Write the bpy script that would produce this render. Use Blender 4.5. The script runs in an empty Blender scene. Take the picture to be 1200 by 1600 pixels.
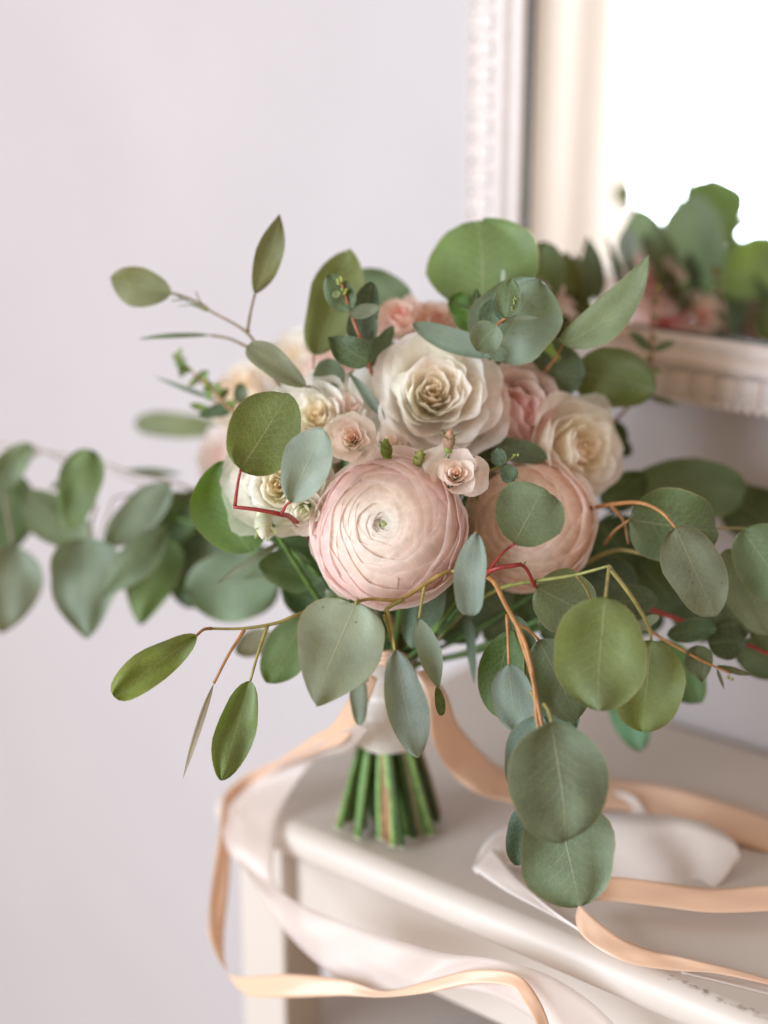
import bpy, math, random
from mathutils import Vector, Matrix, noise

random.seed(7)
sc = bpy.context.scene
C = sc.collection

# ------------------------------------------------------------------ camera
CAM_H = 1.128                       # camera height above the floor (table top at 0.75)
PITCH = math.radians(18.0)
F = 2500.0
TABLE_Z = CAM_H - 0.378
cam_d = bpy.data.cameras.new("camera")
cam = bpy.data.objects.new("camera", cam_d)
C.objects.link(cam)
cam.location = (0, 0, CAM_H)
cam.rotation_euler = (math.radians(90) - PITCH, 0, 0)
cam_d.sensor_fit = 'HORIZONTAL'
cam_d.sensor_width = 24.0
cam_d.lens = 50.0
cam_d.clip_start = 0.02
cam_d.clip_end = 60.0
cam_d.dof.use_dof = True
cam_d.dof.focus_distance = 0.655
cam_d.dof.aperture_fstop = 2.1
sc.camera = cam

# ------------------------------------------------------------------ world, lamp, exposure
world = bpy.data.worlds.new("World")
sc.world = world
world.use_nodes = True
bg = world.node_tree.nodes["Background"]
bg.inputs[0].default_value = (1.0, 0.70, 0.46, 1)
bg.inputs[1].default_value = 0.47

sc.view_settings.view_transform = 'Standard'
sc.view_settings.look = 'None'
sc.view_settings.exposure = 0.30
sc.view_settings.gamma = 1.0
sc.cycles.use_denoising = True
sc.cycles.max_bounces = 14
sc.cycles.diffuse_bounces = 10
sc.cycles.transmission_bounces = 10
sc.cycles.glossy_bounces = 6
sc.cycles.transparent_max_bounces = 8
sc.cycles.caustics_reflective = True
sc.cycles.caustics_refractive = False
sc.cycles.sample_clamp_indirect = 6.0

ld = bpy.data.lights.new("window_light", 'AREA')
ld.shape = 'RECTANGLE'
ld.size = 1.45
ld.size_y = 1.7
ld.energy = 84
ld.color = (0.81, 0.91, 1.0)
lo = bpy.data.objects.new("window_light", ld)
C.objects.link(lo)
lo.location = (-1.9, -0.68, CAM_H + 0.15)
lo.rotation_euler = (Vector((1.0, 0.42, -0.02))).to_track_quat('-Z', 'Y').to_euler()

# ------------------------------------------------------------------ geometry helpers
CX = Vector((1, 0, 0))
CUP = Vector((0, math.sin(PITCH), math.cos(PITCH)))
CFW = Vector((0, math.cos(PITCH), -math.sin(PITCH)))
CAM = Vector((0, 0, CAM_H))
NB = Vector((0.625, 0.781, 0)).normalized()      # from the front of the table towards the wall
UB = Vector((0.781, -0.625, 0)).normalized()     # along the table front, rightwards
MIRROR_D = 0.700
WALL_D = 0.722


def P(px, py, d):
    return CAM + CX * ((px - 600) / F * d) + CUP * ((800 - py) / F * d) + CFW * d


def T(px, py, h=0.0):
    """point at height h over the table top, met by the ray through a pixel"""
    r = CX * ((px - 600) / F) + CUP * ((800 - py) / F) + CFW
    s = (TABLE_Z + h - CAM_H) / r.z
    return CAM + r * s


def reflect(p):
    return p - NB * (2 * (p.dot(NB) - MIRROR_D))


def new_mesh(name, verts, faces, uvs=None, cols=None, smooth=True):
    me = bpy.data.meshes.new(name)
    me.from_pydata([tuple(v) for v in verts], [], faces)
    if uvs is not None:
        uvl = me.uv_layers.new(name="UVMap")
        for l in me.loops:
            uvl.data[l.index].uv = uvs[l.vertex_index]
    if cols is not None:
        ca = me.color_attributes.new(name="Col", type='FLOAT_COLOR', domain='POINT')
        buf = []
        for c in cols:
            buf += [c[0], c[1], c[2], 1.0]
        ca.data.foreach_set("color", buf)
    if smooth:
        me.polygons.foreach_set("use_smooth", [True] * len(me.polygons))
    me.update()
    return me


def link(name, me, mat, parent=None, loc=None):
    o = bpy.data.objects.new(name, me)
    C.objects.link(o)
    if mat and me is not None and not me.materials:
        me.materials.append(mat)
    if parent is not None:
        o.parent = parent
    if loc is not None:
        o.location = loc
    return o


def part(name, verts, faces, mat, parent, uvs=None, cols=None, smooth=True, label=None):
    """verts in world space -> child mesh in the parent's space"""
    if parent is not None:
        inv = parent.matrix_basis.inverted()
        verts = [inv @ Vector(v) for v in verts]
    me = new_mesh(name, verts, faces, uvs, cols, smooth)
    o = link(name, me, mat, parent)
    if label:
        o["label"] = label
    return o


def thing(name, label, cat, loc=(0, 0, 0), group=None, rot=None):
    o = bpy.data.objects.new(name, None)
    o.empty_display_size = 0.01
    C.objects.link(o)
    m = Matrix.Translation(Vector(loc))
    if rot is not None:
        m = m @ rot.to_4x4()
    o.matrix_basis = m
    o["label"] = label
    o["category"] = cat
    if group:
        o["group"] = group
    return o


def tag(o, label, cat, group=None):
    o["label"] = label
    o["category"] = cat
    if group:
        o["group"] = group
    return o


def catmull(pts, n):
    """smooth points (tuples of floats) -> list with n samples per span"""
    pts = [tuple(p) for p in pts]
    if len(pts) < 3:
        out = []
        for k in range(n + 1):
            t = k / n
            out.append(tuple(a * (1 - t) + b * t for a, b in zip(pts[0], pts[-1])))
        return out
    e = [tuple(2 * a - b for a, b in zip(pts[0], pts[1]))] + pts + [tuple(2 * a - b for a, b in zip(pts[-1], pts[-2]))]
    out = []
    for i in range(1, len(e) - 2):
        for k in range(n):
            t = k / n
            out.append(tuple(0.5 * ((2 * b) + (-a + c) * t + (2 * a - 5 * b + 4 * c - d) * t * t + (-a + 3 * b - 3 * c + d) * t ** 3)
                             for a, b, c, d in zip(e[i - 1], e[i], e[i + 1], e[i + 2])))
    out.append(e[-2])
    return out


class Geo:
    def __init__(self):
        self.v, self.f, self.uv, self.c = [], [], [], []

    def tube(self, pts, radii, col, seg=7, n=4, cap=True):
        """pts world vectors, radii per point; smoothed"""
        data = catmull([tuple(p) + (r,) for p, r in zip(pts, radii)], n)
        ps = [Vector(d[:3]) for d in data]
        b0 = len(self.v)
        up = Vector((0.3, 0.5, 0.8))
        for i, p in enumerate(ps):
            tdir = (ps[min(i + 1, len(ps) - 1)] - ps[max(i - 1, 0)])
            if tdir.length < 1e-9:
                tdir = Vector((0, 0, 1))
            tdir.normalize()
            a = tdir.cross(up)
            if a.length < 1e-3:
                a = tdir.cross(Vector((1, 0, 0)))
            a.normalize()
            b = tdir.cross(a)
            up = b.cross(tdir) if False else up
            cc = col(i / (len(ps) - 1)) if callable(col) else col
            for k in range(seg):
                an = 2 * math.pi * k / seg
                self.v.append(p + (a * math.cos(an) + b * math.sin(an)) * data[i][3])
                self.uv.append((k / seg, i / len(ps)))
                self.c.append(cc)
        for i in range(len(ps) - 1):
            for k in range(seg):
                k2 = (k + 1) % seg
                self.f.append((b0 + i * seg + k, b0 + i * seg + k2, b0 + (i + 1) * seg + k2, b0 + (i + 1) * seg + k))
        if cap:
            self.f.append(tuple(b0 + k for k in range(seg))[::-1])
            self.f.append(tuple(b0 + (len(ps) - 1) * seg + k for k in range(seg)))

    def ball(self, c, r, col, sy=1.0, axis=None, seg=8, rings=5):
        b0 = len(self.v)
        ax = (axis or Vector((0, 0, 1))).normalized()
        a = ax.orthogonal().normalized()
        b = ax.cross(a)
        for i in range(rings + 1):
            th = math.pi * i / rings
            for k in range(seg):
                ph = 2 * math.pi * k / seg
                self.v.append(c + (a * math.cos(ph) + b * math.sin(ph)) * (math.sin(th) * r + 1e-6) + ax * (math.cos(th) * r * sy))
                self.uv.append((k / seg, i / rings))
                self.c.append(col)
        for i in range(rings):
            for k in range(seg):
                k2 = (k + 1) % seg
                self.f.append((b0 + i * seg + k, b0 + (i + 1) * seg + k, b0 + (i + 1) * seg + k2, b0 + i * seg + k2))

    def build(self, name, mat, parent, label=None):
        return part(name, self.v, self.f, mat, parent, self.uv, self.c, True, label)


# ------------------------------------------------------------------ materials
def mat_new(name):
    m = bpy.data.materials.new(name)
    m.use_nodes = True
    nt = m.node_tree
    nt.nodes.clear()
    out = nt.nodes.new("ShaderNodeOutputMaterial")
    return m, nt, out


def N(nt, kind, **kw):
    n = nt.nodes.new("ShaderNode" + kind)
    for k, v in kw.items():
        if k.startswith("i_"):
            n.inputs[k[2:].replace("_", " ")].default_value = v
        else:
            setattr(n, k, v)
    return n


def math_n(nt, op, a, b=None, c=None, clamp=False):
    n = nt.nodes.new("ShaderNodeMath")
    n.operation = op
    n.use_clamp = clamp
    for i, x in enumerate((a, b, c)):
        if x is None:
            continue
        if isinstance(x, (int, float)):
            n.inputs[i].default_value = x
        else:
            nt.links.new(x, n.inputs[i])
    return n.outputs[0]


def mix_c(nt, fac, a, b, blend='MIX'):
    n = nt.nodes.new("ShaderNodeMix")
    n.data_type = 'RGBA'
    n.blend_type = blend
    ins = {'f': n.inputs[0], 'a': n.inputs[6], 'b': n.inputs[7]}
    for k, x in (('f', fac), ('a', a), ('b', b)):
        if isinstance(x, (int, float)):
            ins[k].default_value = x
        elif isinstance(x, tuple):
            ins[k].default_value = x if len(x) == 4 else x + (1,)
        else:
            nt.links.new(x, ins[k])
    return n.outputs[2]


def leaf_material():
    m, nt, out = mat_new("eucalyptus_leaf")
    L = nt.links.new
    col = N(nt, "Attribute", attribute_name="Col").outputs["Color"]
    uv = N(nt, "UVMap").outputs[0]
    sep = N(nt, "SeparateXYZ")
    L(uv, sep.inputs[0])
    u, v = sep.outputs[0], sep.outputs[1]
    au = math_n(nt, 'ABSOLUTE', u)
    mid = math_n(nt, 'SUBTRACT', 1.0, math_n(nt, 'DIVIDE', au, math_n(nt, 'MULTIPLY_ADD', v, -0.024, 0.033)), clamp=True)
    # side veins, arching towards the tip
    ph = math_n(nt, 'MULTIPLY', math_n(nt, 'SUBTRACT', v, math_n(nt, 'MULTIPLY', math_n(nt, 'POWER', au, 0.8), 0.30)), 10.0)
    nz = N(nt, "TexNoise")
    nz.inputs["Scale"].default_value = 3.0
    L(uv, nz.inputs["Vector"])
    ph2 = math_n(nt, 'ADD', ph, math_n(nt, 'MULTIPLY', nz.outputs[0], 1.2))
    tri = math_n(nt, 'PINGPONG', ph2, 0.5)
    side = math_n(nt, 'SUBTRACT', 1.0, math_n(nt, 'DIVIDE', tri, 0.05), clamp=True)
    side = math_n(nt, 'MULTIPLY', side, math_n(nt, 'SUBTRACT', 0.9, au, clamp=True))
    tc = N(nt, "TexCoord").outputs["Object"]
    vor = N(nt, "TexVoronoi", feature='DISTANCE_TO_EDGE')
    vor.inputs["Scale"].default_value = 520.0
    L(tc, vor.inputs["Vector"])
    net = math_n(nt, 'SUBTRACT', 1.0, math_n(nt, 'DIVIDE', vor.outputs[0], 0.12), clamp=True)
    n1 = N(nt, "TexNoise")
    n1.inputs["Scale"].default_value = 70.0
    n1.inputs["Detail"].default_value = 5.0
    L(tc, n1.inputs["Vector"])
    n2 = N(nt, "TexNoise")
    n2.inputs["Scale"].default_value = 24.0
    n2.inputs["Detail"].default_value = 2.0
    L(tc, n2.inputs["Vector"])
    r1 = N(nt, "MapRange")
    r1.inputs[1].default_value = 0.3
    r1.inputs[2].default_value = 0.7
    r1.inputs[3].default_value = 0.82
    r1.inputs[4].default_value = 1.2
    L(n1.outputs[0], r1.inputs[0])
    cm = N(nt, "Vector" + "Math", operation='SCALE')
    L(col, cm.inputs[0])
    L(r1.outputs[0], cm.inputs["Scale"])
    base = cm.outputs[0]
    # waxy bloom in soft patches
    bl = N(nt, "MapRange")
    bl.inputs[1].default_value = 0.42
    bl.inputs[2].default_value = 0.75
    bl.inputs[3].default_value = 0.0
    bl.inputs[4].default_value = 0.32
    L(n2.outputs[0], bl.inputs[0])
    base = mix_c(nt, bl.outputs[0], base, (0.30, 0.37, 0.34))
    base = mix_c(nt, math_n(nt, 'MULTIPLY', net, 0.16), base, (0.34, 0.42, 0.16))
    base = mix_c(nt, math_n(nt, 'MULTIPLY', side, 0.55), base, (0.38, 0.45, 0.24))
    base = mix_c(nt, math_n(nt, 'MULTIPLY', mid, 0.42), base, (0.50, 0.50, 0.32))
    v2 = N(nt, "TexVoronoi")
    v2.inputs["Scale"].default_value = 150.0
    L(tc, v2.inputs["Vector"])
    n3 = N(nt, "TexNoise")
    n3.inputs["Scale"].default_value = 45.0
    L(tc, n3.inputs["Vector"])
    sp = math_n(nt, 'MULTIPLY', math_n(nt, 'LESS_THAN', v2.outputs[0], 0.09), math_n(nt, 'GREATER_THAN', n3.outputs[0], 0.56))
    base = mix_c(nt, math_n(nt, 'MULTIPLY', sp, 0.55), base, (0.16, 0.10, 0.05))
    rim = math_n(nt, 'MULTIPLY', math_n(nt, 'SUBTRACT', au, 0.955, clamp=True), 14.0, clamp=True)
    base = mix_c(nt, rim, base, (0.36, 0.30, 0.16))
    bmp = N(nt, "Bump")
    bmp.inputs["Strength"].default_value = 0.35
    bmp.inputs["Distance"].default_value = 0.0005
    hgt = math_n(nt, 'ADD', math_n(nt, 'MULTIPLY', mid, -1.0), math_n(nt, 'MULTIPLY', side, -0.7))
    hgt = math_n(nt, 'ADD', hgt, math_n(nt, 'MULTIPLY', net, -0.3))
    hgt = math_n(nt, 'ADD', hgt, n1.outputs[0])
    L(hgt, bmp.inputs["Height"])
    bs = N(nt, "BsdfPrincipled")
    L(base, bs.inputs["Base Color"])
    bs.inputs["Roughness"].default_value = 0.52
    bs.inputs["Specular IOR Level"].default_value = 0.35
    L(bmp.outputs[0], bs.inputs["Normal"])
    tr = N(nt, "BsdfTranslucent")
    tcol = mix_c(nt, 1.0, base, (1.25, 1.35, 0.55), 'MULTIPLY')
    L(tcol, tr.inputs[0])
    mx = N(nt, "MixShader")
    mx.inputs[0].default_value = 0.26
    L(bs.outputs[0], mx.inputs[1])
    L(tr.outputs[0], mx.inputs[2])
    L(mx.outputs[0], out.inputs[0])
    return m


def petal_material():
    m, nt, out = mat_new("petal")
    L = nt.links.new
    col = N(nt, "Attribute", attribute_name="Col").outputs["Color"]
    uv = N(nt, "UVMap").outputs[0]
    mp = N(nt, "Mapping")
    mp.inputs["Scale"].default_value = (26.0, 1.6, 1.0)
    L(uv, mp.inputs[0])
    n1 = N(nt, "TexNoise")
    n1.inputs["Scale"].default_value = 1.0
    n1.inputs["Detail"].default_value = 3.0
    L(mp.outputs[0], n1.inputs["Vector"])
    tc = N(nt, "TexCoord").outputs["Object"]
    n2 = N(nt, "TexNoise")
    n2.inputs["Scale"].default_value = 90.0
    L(tc, n2.inputs["Vector"])
    r1 = N(nt, "MapRange")
    r1.inputs[1].default_value = 0.3
    r1.inputs[2].default_value = 0.7
    r1.inputs[3].default_value = 0.93
    r1.inputs[4].default_value = 1.05
    L(n1.outputs[0], r1.inputs[0])
    cm = N(nt, "VectorMath", operation='SCALE')
    L(col, cm.inputs[0])
    L(r1.outputs[0], cm.inputs["Scale"])
    base = cm.outputs[0]
    bmp = N(nt, "Bump")
    bmp.inputs["Strength"].default_value = 0.25
    bmp.inputs["Distance"].default_value = 0.0004
    L(math_n(nt, 'ADD', n1.outputs[0], n2.outputs[0]), bmp.inputs["Height"])
    bs = N(nt, "BsdfPrincipled")
    L(base, bs.inputs["Base Color"])
    bs.inputs["Roughness"].default_value = 0.6
    bs.inputs["Specular IOR Level"].default_value = 0.25
    L(bmp.outputs[0], bs.inputs["Normal"])
    tr = N(nt, "BsdfTranslucent")
    L(base, tr.inputs[0])
    mx = N(nt, "MixShader")
    mx.inputs[0].default_value = 0.64
    L(bs.outputs[0], mx.inputs[1])
    L(tr.outputs[0], mx.inputs[2])
    L(mx.outputs[0], out.inputs[0])
    return m


def attr_material(name, rough=0.5, scale=300.0, amt=0.2):
    m, nt, out = mat_new(name)
    L = nt.links.new
    col = N(nt, "Attribute", attribute_name="Col").outputs["Color"]
    tc = N(nt, "TexCoord").outputs["Object"]
    n1 = N(nt, "TexNoise")
    n1.inputs["Scale"].default_value = scale
    n1.inputs["Detail"].default_value = 4.0
    L(tc, n1.inputs["Vector"])
    r1 = N(nt, "MapRange")
    r1.inputs[1].default_value = 0.3
    r1.inputs[2].default_value = 0.7
    r1.inputs[3].default_value = 1 - amt
    r1.inputs[4].default_value = 1 + amt
    L(n1.outputs[0], r1.inputs[0])
    cm = N(nt, "VectorMath", operation='SCALE')
    L(col, cm.inputs[0])
    L(r1.outputs[0], cm.inputs["Scale"])
    bs = N(nt, "BsdfPrincipled")
    L(cm.outputs[0], bs.inputs["Base Color"])
    bs.inputs["Roughness"].default_value = rough
    bmp = N(nt, "Bump")
    bmp.inputs["Strength"].default_value = 0.2
    bmp.inputs["Distance"].default_value = 0.0004
    L(n1.outputs[0], bmp.inputs["Height"])
    L(bmp.outputs[0], bs.inputs["Normal"])
    L(bs.outputs[0], out.inputs[0])
    return m


def plain_material(name, col, rough=0.5, nscale=20.0, amt=0.04, bump=0.1, bdist=0.001, spec=0.5, transl=0.0, col2=None):
    m, nt, out = mat_new(name)
    L = nt.links.new
    tc = N(nt, "TexCoord").outputs["Object"]
    n1 = N(nt, "TexNoise")
    n1.inputs["Scale"].default_value = nscale
    n1.inputs["Detail"].default_value = 6.0
    L(tc, n1.inputs["Vector"])
    c2 = col2 or tuple(c * (1 - amt * 2) for c in col)
    base = mix_c(nt, n1.outputs[0], tuple(c * (1 + amt) for c in col), c2)
    bs = N(nt, "BsdfPrincipled")
    L(base, bs.inputs["Base Color"])
    bs.inputs["Roughness"].default_value = rough
    bs.inputs["Specular IOR Level"].default_value = spec
    bmp = N(nt, "Bump")
    bmp.inputs["Strength"].default_value = bump
    bmp.inputs["Distance"].default_value = bdist
    L(n1.outputs[0], bmp.inputs["Height"])
    L(bmp.outputs[0], bs.inputs["Normal"])
    if transl > 0:
        tr = N(nt, "BsdfTranslucent")
        L(base, tr.inputs[0])
        mx = N(nt, "MixShader")
        mx.inputs[0].default_value = transl
        L(bs.outputs[0], mx.inputs[1])
        L(tr.outputs[0], mx.inputs[2])
        L(mx.outputs[0], out.inputs[0])
    else:
        L(bs.outputs[0], out.inputs[0])
    return m


def satin_material(name, col, rough=0.32, transl=0.2, sheer=0.0):
    m, nt, out = mat_new(name)
    L = nt.links.new
    uv = N(nt, "UVMap").outputs[0]
    mp = N(nt, "Mapping")
    mp.inputs["Scale"].default_value = (90.0, 4.0, 1.0)
    L(uv, mp.inputs[0])
    n1 = N(nt, "TexNoise")
    n1.inputs["Scale"].default_value = 1.0
    n1.inputs["Detail"].default_value = 3.0
    L(mp.outputs[0], n1.inputs["Vector"])
    base = mix_c(nt, n1.outputs[0], tuple(min(1, c * 1.05) for c in col), tuple(c * 0.93 for c in col))
    bs = N(nt, "BsdfPrincipled")
    L(base, bs.inputs["Base Color"])
    bs.inputs["Roughness"].default_value = rough
    bs.inputs["Specular IOR Level"].default_value = 0.7
    bs.inputs["Sheen Weight"].default_value = 0.3
    bmp = N(nt, "Bump")
    bmp.inputs["Strength"].default_value = 0.15
    bmp.inputs["Distance"].default_value = 0.0003
    L(n1.outputs[0], bmp.inputs["Height"])
    L(bmp.outputs[0], bs.inputs["Normal"])
    tr = N(nt, "BsdfTranslucent")
    L(base, tr.inputs[0])
    mx = N(nt, "MixShader")
    mx.inputs[0].default_value = transl
    L(bs.outputs[0], mx.inputs[1])
    L(tr.outputs[0], mx.inputs[2])
    if sheer > 0:
        tp = N(nt, "BsdfTransparent")
        m2 = N(nt, "MixShader")
        m2.inputs[0].default_value = sheer
        L(mx.outputs[0], m2.inputs[1])
        L(tp.outputs[0], m2.inputs[2])
        mx = m2
    L(mx.outputs[0], out.inputs[0])
    return m


M_LEAF = leaf_material()
M_PETAL = petal_material()
M_STEM = attr_material("plant_stem", 0.45, 260.0, 0.22)
M_WALL = plain_material("painted_wall", (0.52, 0.490, 0.512), 0.7, 9.0, 0.035, 0.25, 0.003, 0.3)
M_TABLE = plain_material("white_painted_wood", (0.60, 0.54, 0.495), 0.42, 9.0, 0.05, 0.2, 0.001, 0.4)
M_FRAME = plain_material("antique_white_paint", (0.68, 0.62, 0.615), 0.45, 160.0, 0.10, 0.3, 0.001, 0.5, col2=(0.62, 0.555, 0.545))
M_DARK = plain_material("dark_rebate", (0.05, 0.05, 0.04), 0.4)
M_PEACH = satin_material("peach_satin", (0.92, 0.685, 0.515), 0.30, 0.35)
M_CREAM = satin_material("cream_satin", (0.90, 0.84, 0.81), 0.36, 0.4)
M_SHEER = satin_material("sheer_cream_ribbon", (0.90, 0.82, 0.79), 0.40, 0.4, 0.42)
M_CURTAIN = plain_material("beige_curtain", (0.52, 0.43, 0.36), 0.8, 30.0, 0.03, 0.1, 0.001, 0.2, 0.5)
M_PAPER = plain_material("cream_paper", (0.64, 0.575, 0.515), 0.75, 120.0, 0.03, 0.2, 0.0004, 0.2)
M_INK = plain_material("faded_ink", (0.34, 0.25, 0.21), 0.7)
M_FLOOR = plain_material("oak_floor", (0.42, 0.30, 0.20), 0.5, 4.0, 0.12, 0.1, 0.002, 0.4)
mm, nt_, out_ = mat_new("silvered_glass")
g_ = N(nt_, "BsdfGlossy")
g_.inputs["Color"].default_value = (0.93, 0.94, 0.95, 1)
g_.inputs["Roughness"].default_value = 0.004
nt_.links.new(g_.outputs[0], out_.inputs[0])
M_MIRROR = mm

# ------------------------------------------------------------------ setting: wall, floor
def box_pts(o, ax, ay, az, x0, x1, y0, y1, z0, z1):
    return [o + ax * x + ay * y + az * z for z in (z0, z1) for y in (y0, y1) for x in (x0, x1)]


BOXF = [(0, 2, 3, 1), (4, 5, 7, 6), (0, 1, 5, 4), (2, 6, 7, 3), (0, 4, 6, 2), (1, 3, 7, 5)]
ZV = Vector((0, 0, 1))


def box(name, x0, x1, y0, y1, z0, z1, mat, parent=None, bevel=0.0, seg=2, org=None):
    """box in the table's own frame: x along UB, y along NB (distance), z up"""
    org = org or Vector((0, 0, 0))
    vs = box_pts(org, UB, NB, ZV, x0, x1, y0, y1, z0, z1)
    o = part(name, vs, BOXF, mat, parent, smooth=False)
    if bevel:
        md = o.modifiers.new("bevel", 'BEVEL')
        md.width = bevel
        md.segments = seg
        md.limit_method = 'ANGLE'
        o.data.polygons.foreach_set("use_smooth", [True] * len(o.data.polygons))
        wn = o.modifiers.new("wn", 'WEIGHTED_NORMAL')
    return o


w = box("wall", -4.0, 1.6, WALL_D, WALL_D + 0.12, 0.0, 2.7, M_WALL)
w["kind"] = "structure"
fl = box("floor", -4.0, 1.6, -2.6, WALL_D - 0.004, -0.05, 0.0, M_FLOOR)
fl["kind"] = "structure"

# table: front edge line has NB-distance 0.50, its left end at UB-coordinate
FRONT = 0.500
_cor = T(322, 1242)
UL = _cor.dot(UB)
table = thing("console_table", "white painted console table with rounded top edge under the bouquet", "table",
              UB * (UL + 0.55) + NB * (FRONT + 0.1))
TT = 0.019
box("table_top", UL, UL + 1.15, FRONT, WALL_D - 0.002, TABLE_Z - TT, TABLE_Z, M_TABLE, table, 0.0088, 6)
box("apron", UL + 0.030, UL + 1.12, FRONT + 0.020, FRONT + 0.036, TABLE_Z - TT - 0.052, TABLE_Z - TT - 0.0005, M_TABLE, table, 0.001)
box("side_apron", UL + 0.014, UL + 0.026, FRONT + 0.042, WALL_D - 0.012, TABLE_Z - TT - 0.052, TABLE_Z - TT - 0.0005, M_TABLE, table, 0.001)
box("drawer", UL + 0.105, UL + 0.60, FRONT + 0.0165, FRONT + 0.0195, TABLE_Z - TT - 0.049, TABLE_Z - TT - 0.006, M_TABLE, table, 0.001)
for lx in (UL + 0.010, UL + 1.10):
    for ly in (FRONT + 0.010, WALL_D - 0.042):
        box("leg", lx, lx + 0.030, ly, ly + 0.030, 0.0, TABLE_Z - TT - 0.0008, M_TABLE, table, 0.002)
box("lower_shelf", UL + 0.012, UL + 1.13, FRONT + 0.012, WALL_D - 0.006, TABLE_Z - 0.155, TABLE_Z - 0.140, M_TABLE, table, 0.004, 3)
box("back_panel", UL + 0.041, UL + 1.095, WALL_D - 0.018, WALL_D - 0.008, TABLE_Z - 0.1398, TABLE_Z - TT - 0.001, M_TABLE, table, 0.001)

# ------------------------------------------------------------------ mirror
GL = P(816, 484, 0.8467)
GU = GL.dot(UB)                     # left edge of the glass along UB
GZ = CAM_H - 0.160                  # lower edge of the glass
MW, MH, FW = 0.52, 0.78, 0.033
mirror = thing("framed_mirror", "rectangular wall mirror in an ornate white beaded frame behind the bouquet", "mirror",
               UB * (GU + MW / 2) + NB * MIRROR_D + ZV * GZ)
gv = [UB * (GU + a) + NB * MIRROR_D + ZV * (GZ + b) for a, b in ((-0.004, -0.004), (MW + .004, -0.004), (MW + .004, MH + .004), (-0.004, MH + .004))]
part("mirror_glass", gv, [(0, 1, 2, 3)], M_MIRROR, mirror, smooth=False)
# moulding profile: (distance outwards from the glass edge, height towards the viewer)
prof = [(0.0, -0.003), (0.0008, 0.0045), (0.0035, 0.0062), (0.0075, 0.0050), (0.0095, 0.0085), (0.0125, 0.0100), (0.0155, 0.0092),
        (0.0170, 0.0060), (0.0200, 0.0070), (0.0260, 0.0068), (0.0290, 0.0050), (0.0305, 0.0065), (0.0330, 0.0055), (0.0335, -0.018)]


def corner(k, off):
    a = (-off, -off, MW + off, MW + off)[k]
    b = (-off, MH + off, MH + off, -off)[k]
    return a, b


for k in range(4):
    k2 = (k + 1) % 4
    vs, fs = [], []
    for off, hh in prof:
        for kk in (k, k2):
            a, b = corner(kk, off)
            vs.append(UB * (GU + a) + NB * (MIRROR_D - hh) + ZV * (GZ + b))
    for i in range(len(prof) - 1):
        fs.append((2 * i, 2 * i + 1, 2 * i + 3, 2 * i + 2))
    o = part("frame_rail", vs, fs, M_FRAME, mirror)
dk = []
# dark rebate line where the glass meets the frame
for (a0, a1, b0, b1) in ((-0.0005, 0.0028, 0, MH), (0.0028, MW, 0.0, 0.0010)):
    box("rebate", GU + a0, GU + a1, MIRROR_D - 0.0012, MIRROR_D - 0.0004, GZ + b0, GZ + b1, M_DARK, mirror)

# carved ornaments (leaf scallops) and a bead row on the two sides in view
def scallop_mesh():
    g = Geo()
    n, m_ = 8, 5
    for j in range(m_ + 1):
        v = j / m_
        for i in range(n + 1):
            u = -1 + 2 * i / n
            wd = 0.0064 * (1 - 0.38 * v * v) * (1.0 if j else 0.8)
            x = u * wd
            y = -0.006 + 0.0125 * v + 0.0012 * (1 - u * u) * (v > 0.9)
            z = 0.0044 * math.sqrt(max(0, 1 - u * u)) * (0.35 + 0.65 * math.sin(math.pi * min(1, 0.25 + v * .7))) - 0.0006 - 0.0010 * math.exp(-(u / .18) ** 2)
            g.v.append(Vector((x, y, z)))
    for j in range(m_):
        for i in range(n):
            a = j * (n + 1) + i
            g.f.append((a, a + 1, a + n + 2, a + n + 1))
    return new_mesh("scallop", g.v, g.f)


def bead_mesh():
    g = Geo()
    g.ball(Vector((0, 0, 0)), 0.0024, (1, 1, 1), 1.0, None, 8, 5)
    return new_mesh("bead", g.v, g.f)


sm, bm_ = scallop_mesh(), bead_mesh()
sm.materials.append(M_FRAME)
bm_.materials.append(M_FRAME)
minv = mirror.matrix_basis.inverted()


def put_orn(name, me, a, b, h, updir, jitter=0.0):
    """updir = outward direction in the mirror plane"""
    pos = UB * (GU + a) + NB * (MIRROR_D - h) + ZV * (GZ + b)
    zax = -NB
    yax = updir
    xax = yax.cross(zax)
    rot = Matrix((xax, yax, zax)).transposed().to_4x4()
    o = bpy.data.objects.new(name, me)
    C.objects.link(o)
    o.parent = mirror
    s = 1 + random.uniform(-.05, .05)
    o.matrix_basis = minv @ Matrix.Translation(pos) @ rot @ Matrix.Scale(s, 4)
    return o


p_ = 0.0130
for i in range(int(MH / p_)):
    put_orn("scallop", sm, -0.0225, i * p_ - 0.010, 0.0066, -UB)
for i in range(1, int(MW / p_)):
    put_orn("scallop", sm, i * p_ - 0.018, -0.0225, 0.0066, -ZV)
p_ = 0.0056
for i in range(int(MH / p_)):
    put_orn("bead", bm_, -0.0315, i * p_ - 0.03, 0.0062, -UB)
for i in range(int(MW / p_ * 0.95)):
    put_orn("bead", bm_, i * p_ - 0.026, -0.0315, 0.0062, -ZV)

# curtain beside the window, seen in the mirror
g = Geo()
nx, nz = 60, 6
cb = Vector((-1.82, 0.03, CAM_H - 1.05))
for j in range(nz + 1):
    for i in range(nx + 1):
        s = i / nx
        dep = 0.022 * math.sin(s * 38 + 0.4 * j) + 0.012 * math.sin(s * 17 + 1)
        g.v.append(cb + Vector((dep, s * 0.62, j / nz * 2.3)))
for j in range(nz):
    for i in range(nx):
        a = j * (nx + 1) + i
        g.f.append((a, a + 1, a + nx + 2, a + nx + 1))
cu = part("curtain", g.v, g.f, M_CURTAIN, None)
tag(cu, "beige folded curtain beside the bright window, seen in the mirror", "curtain")

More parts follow.
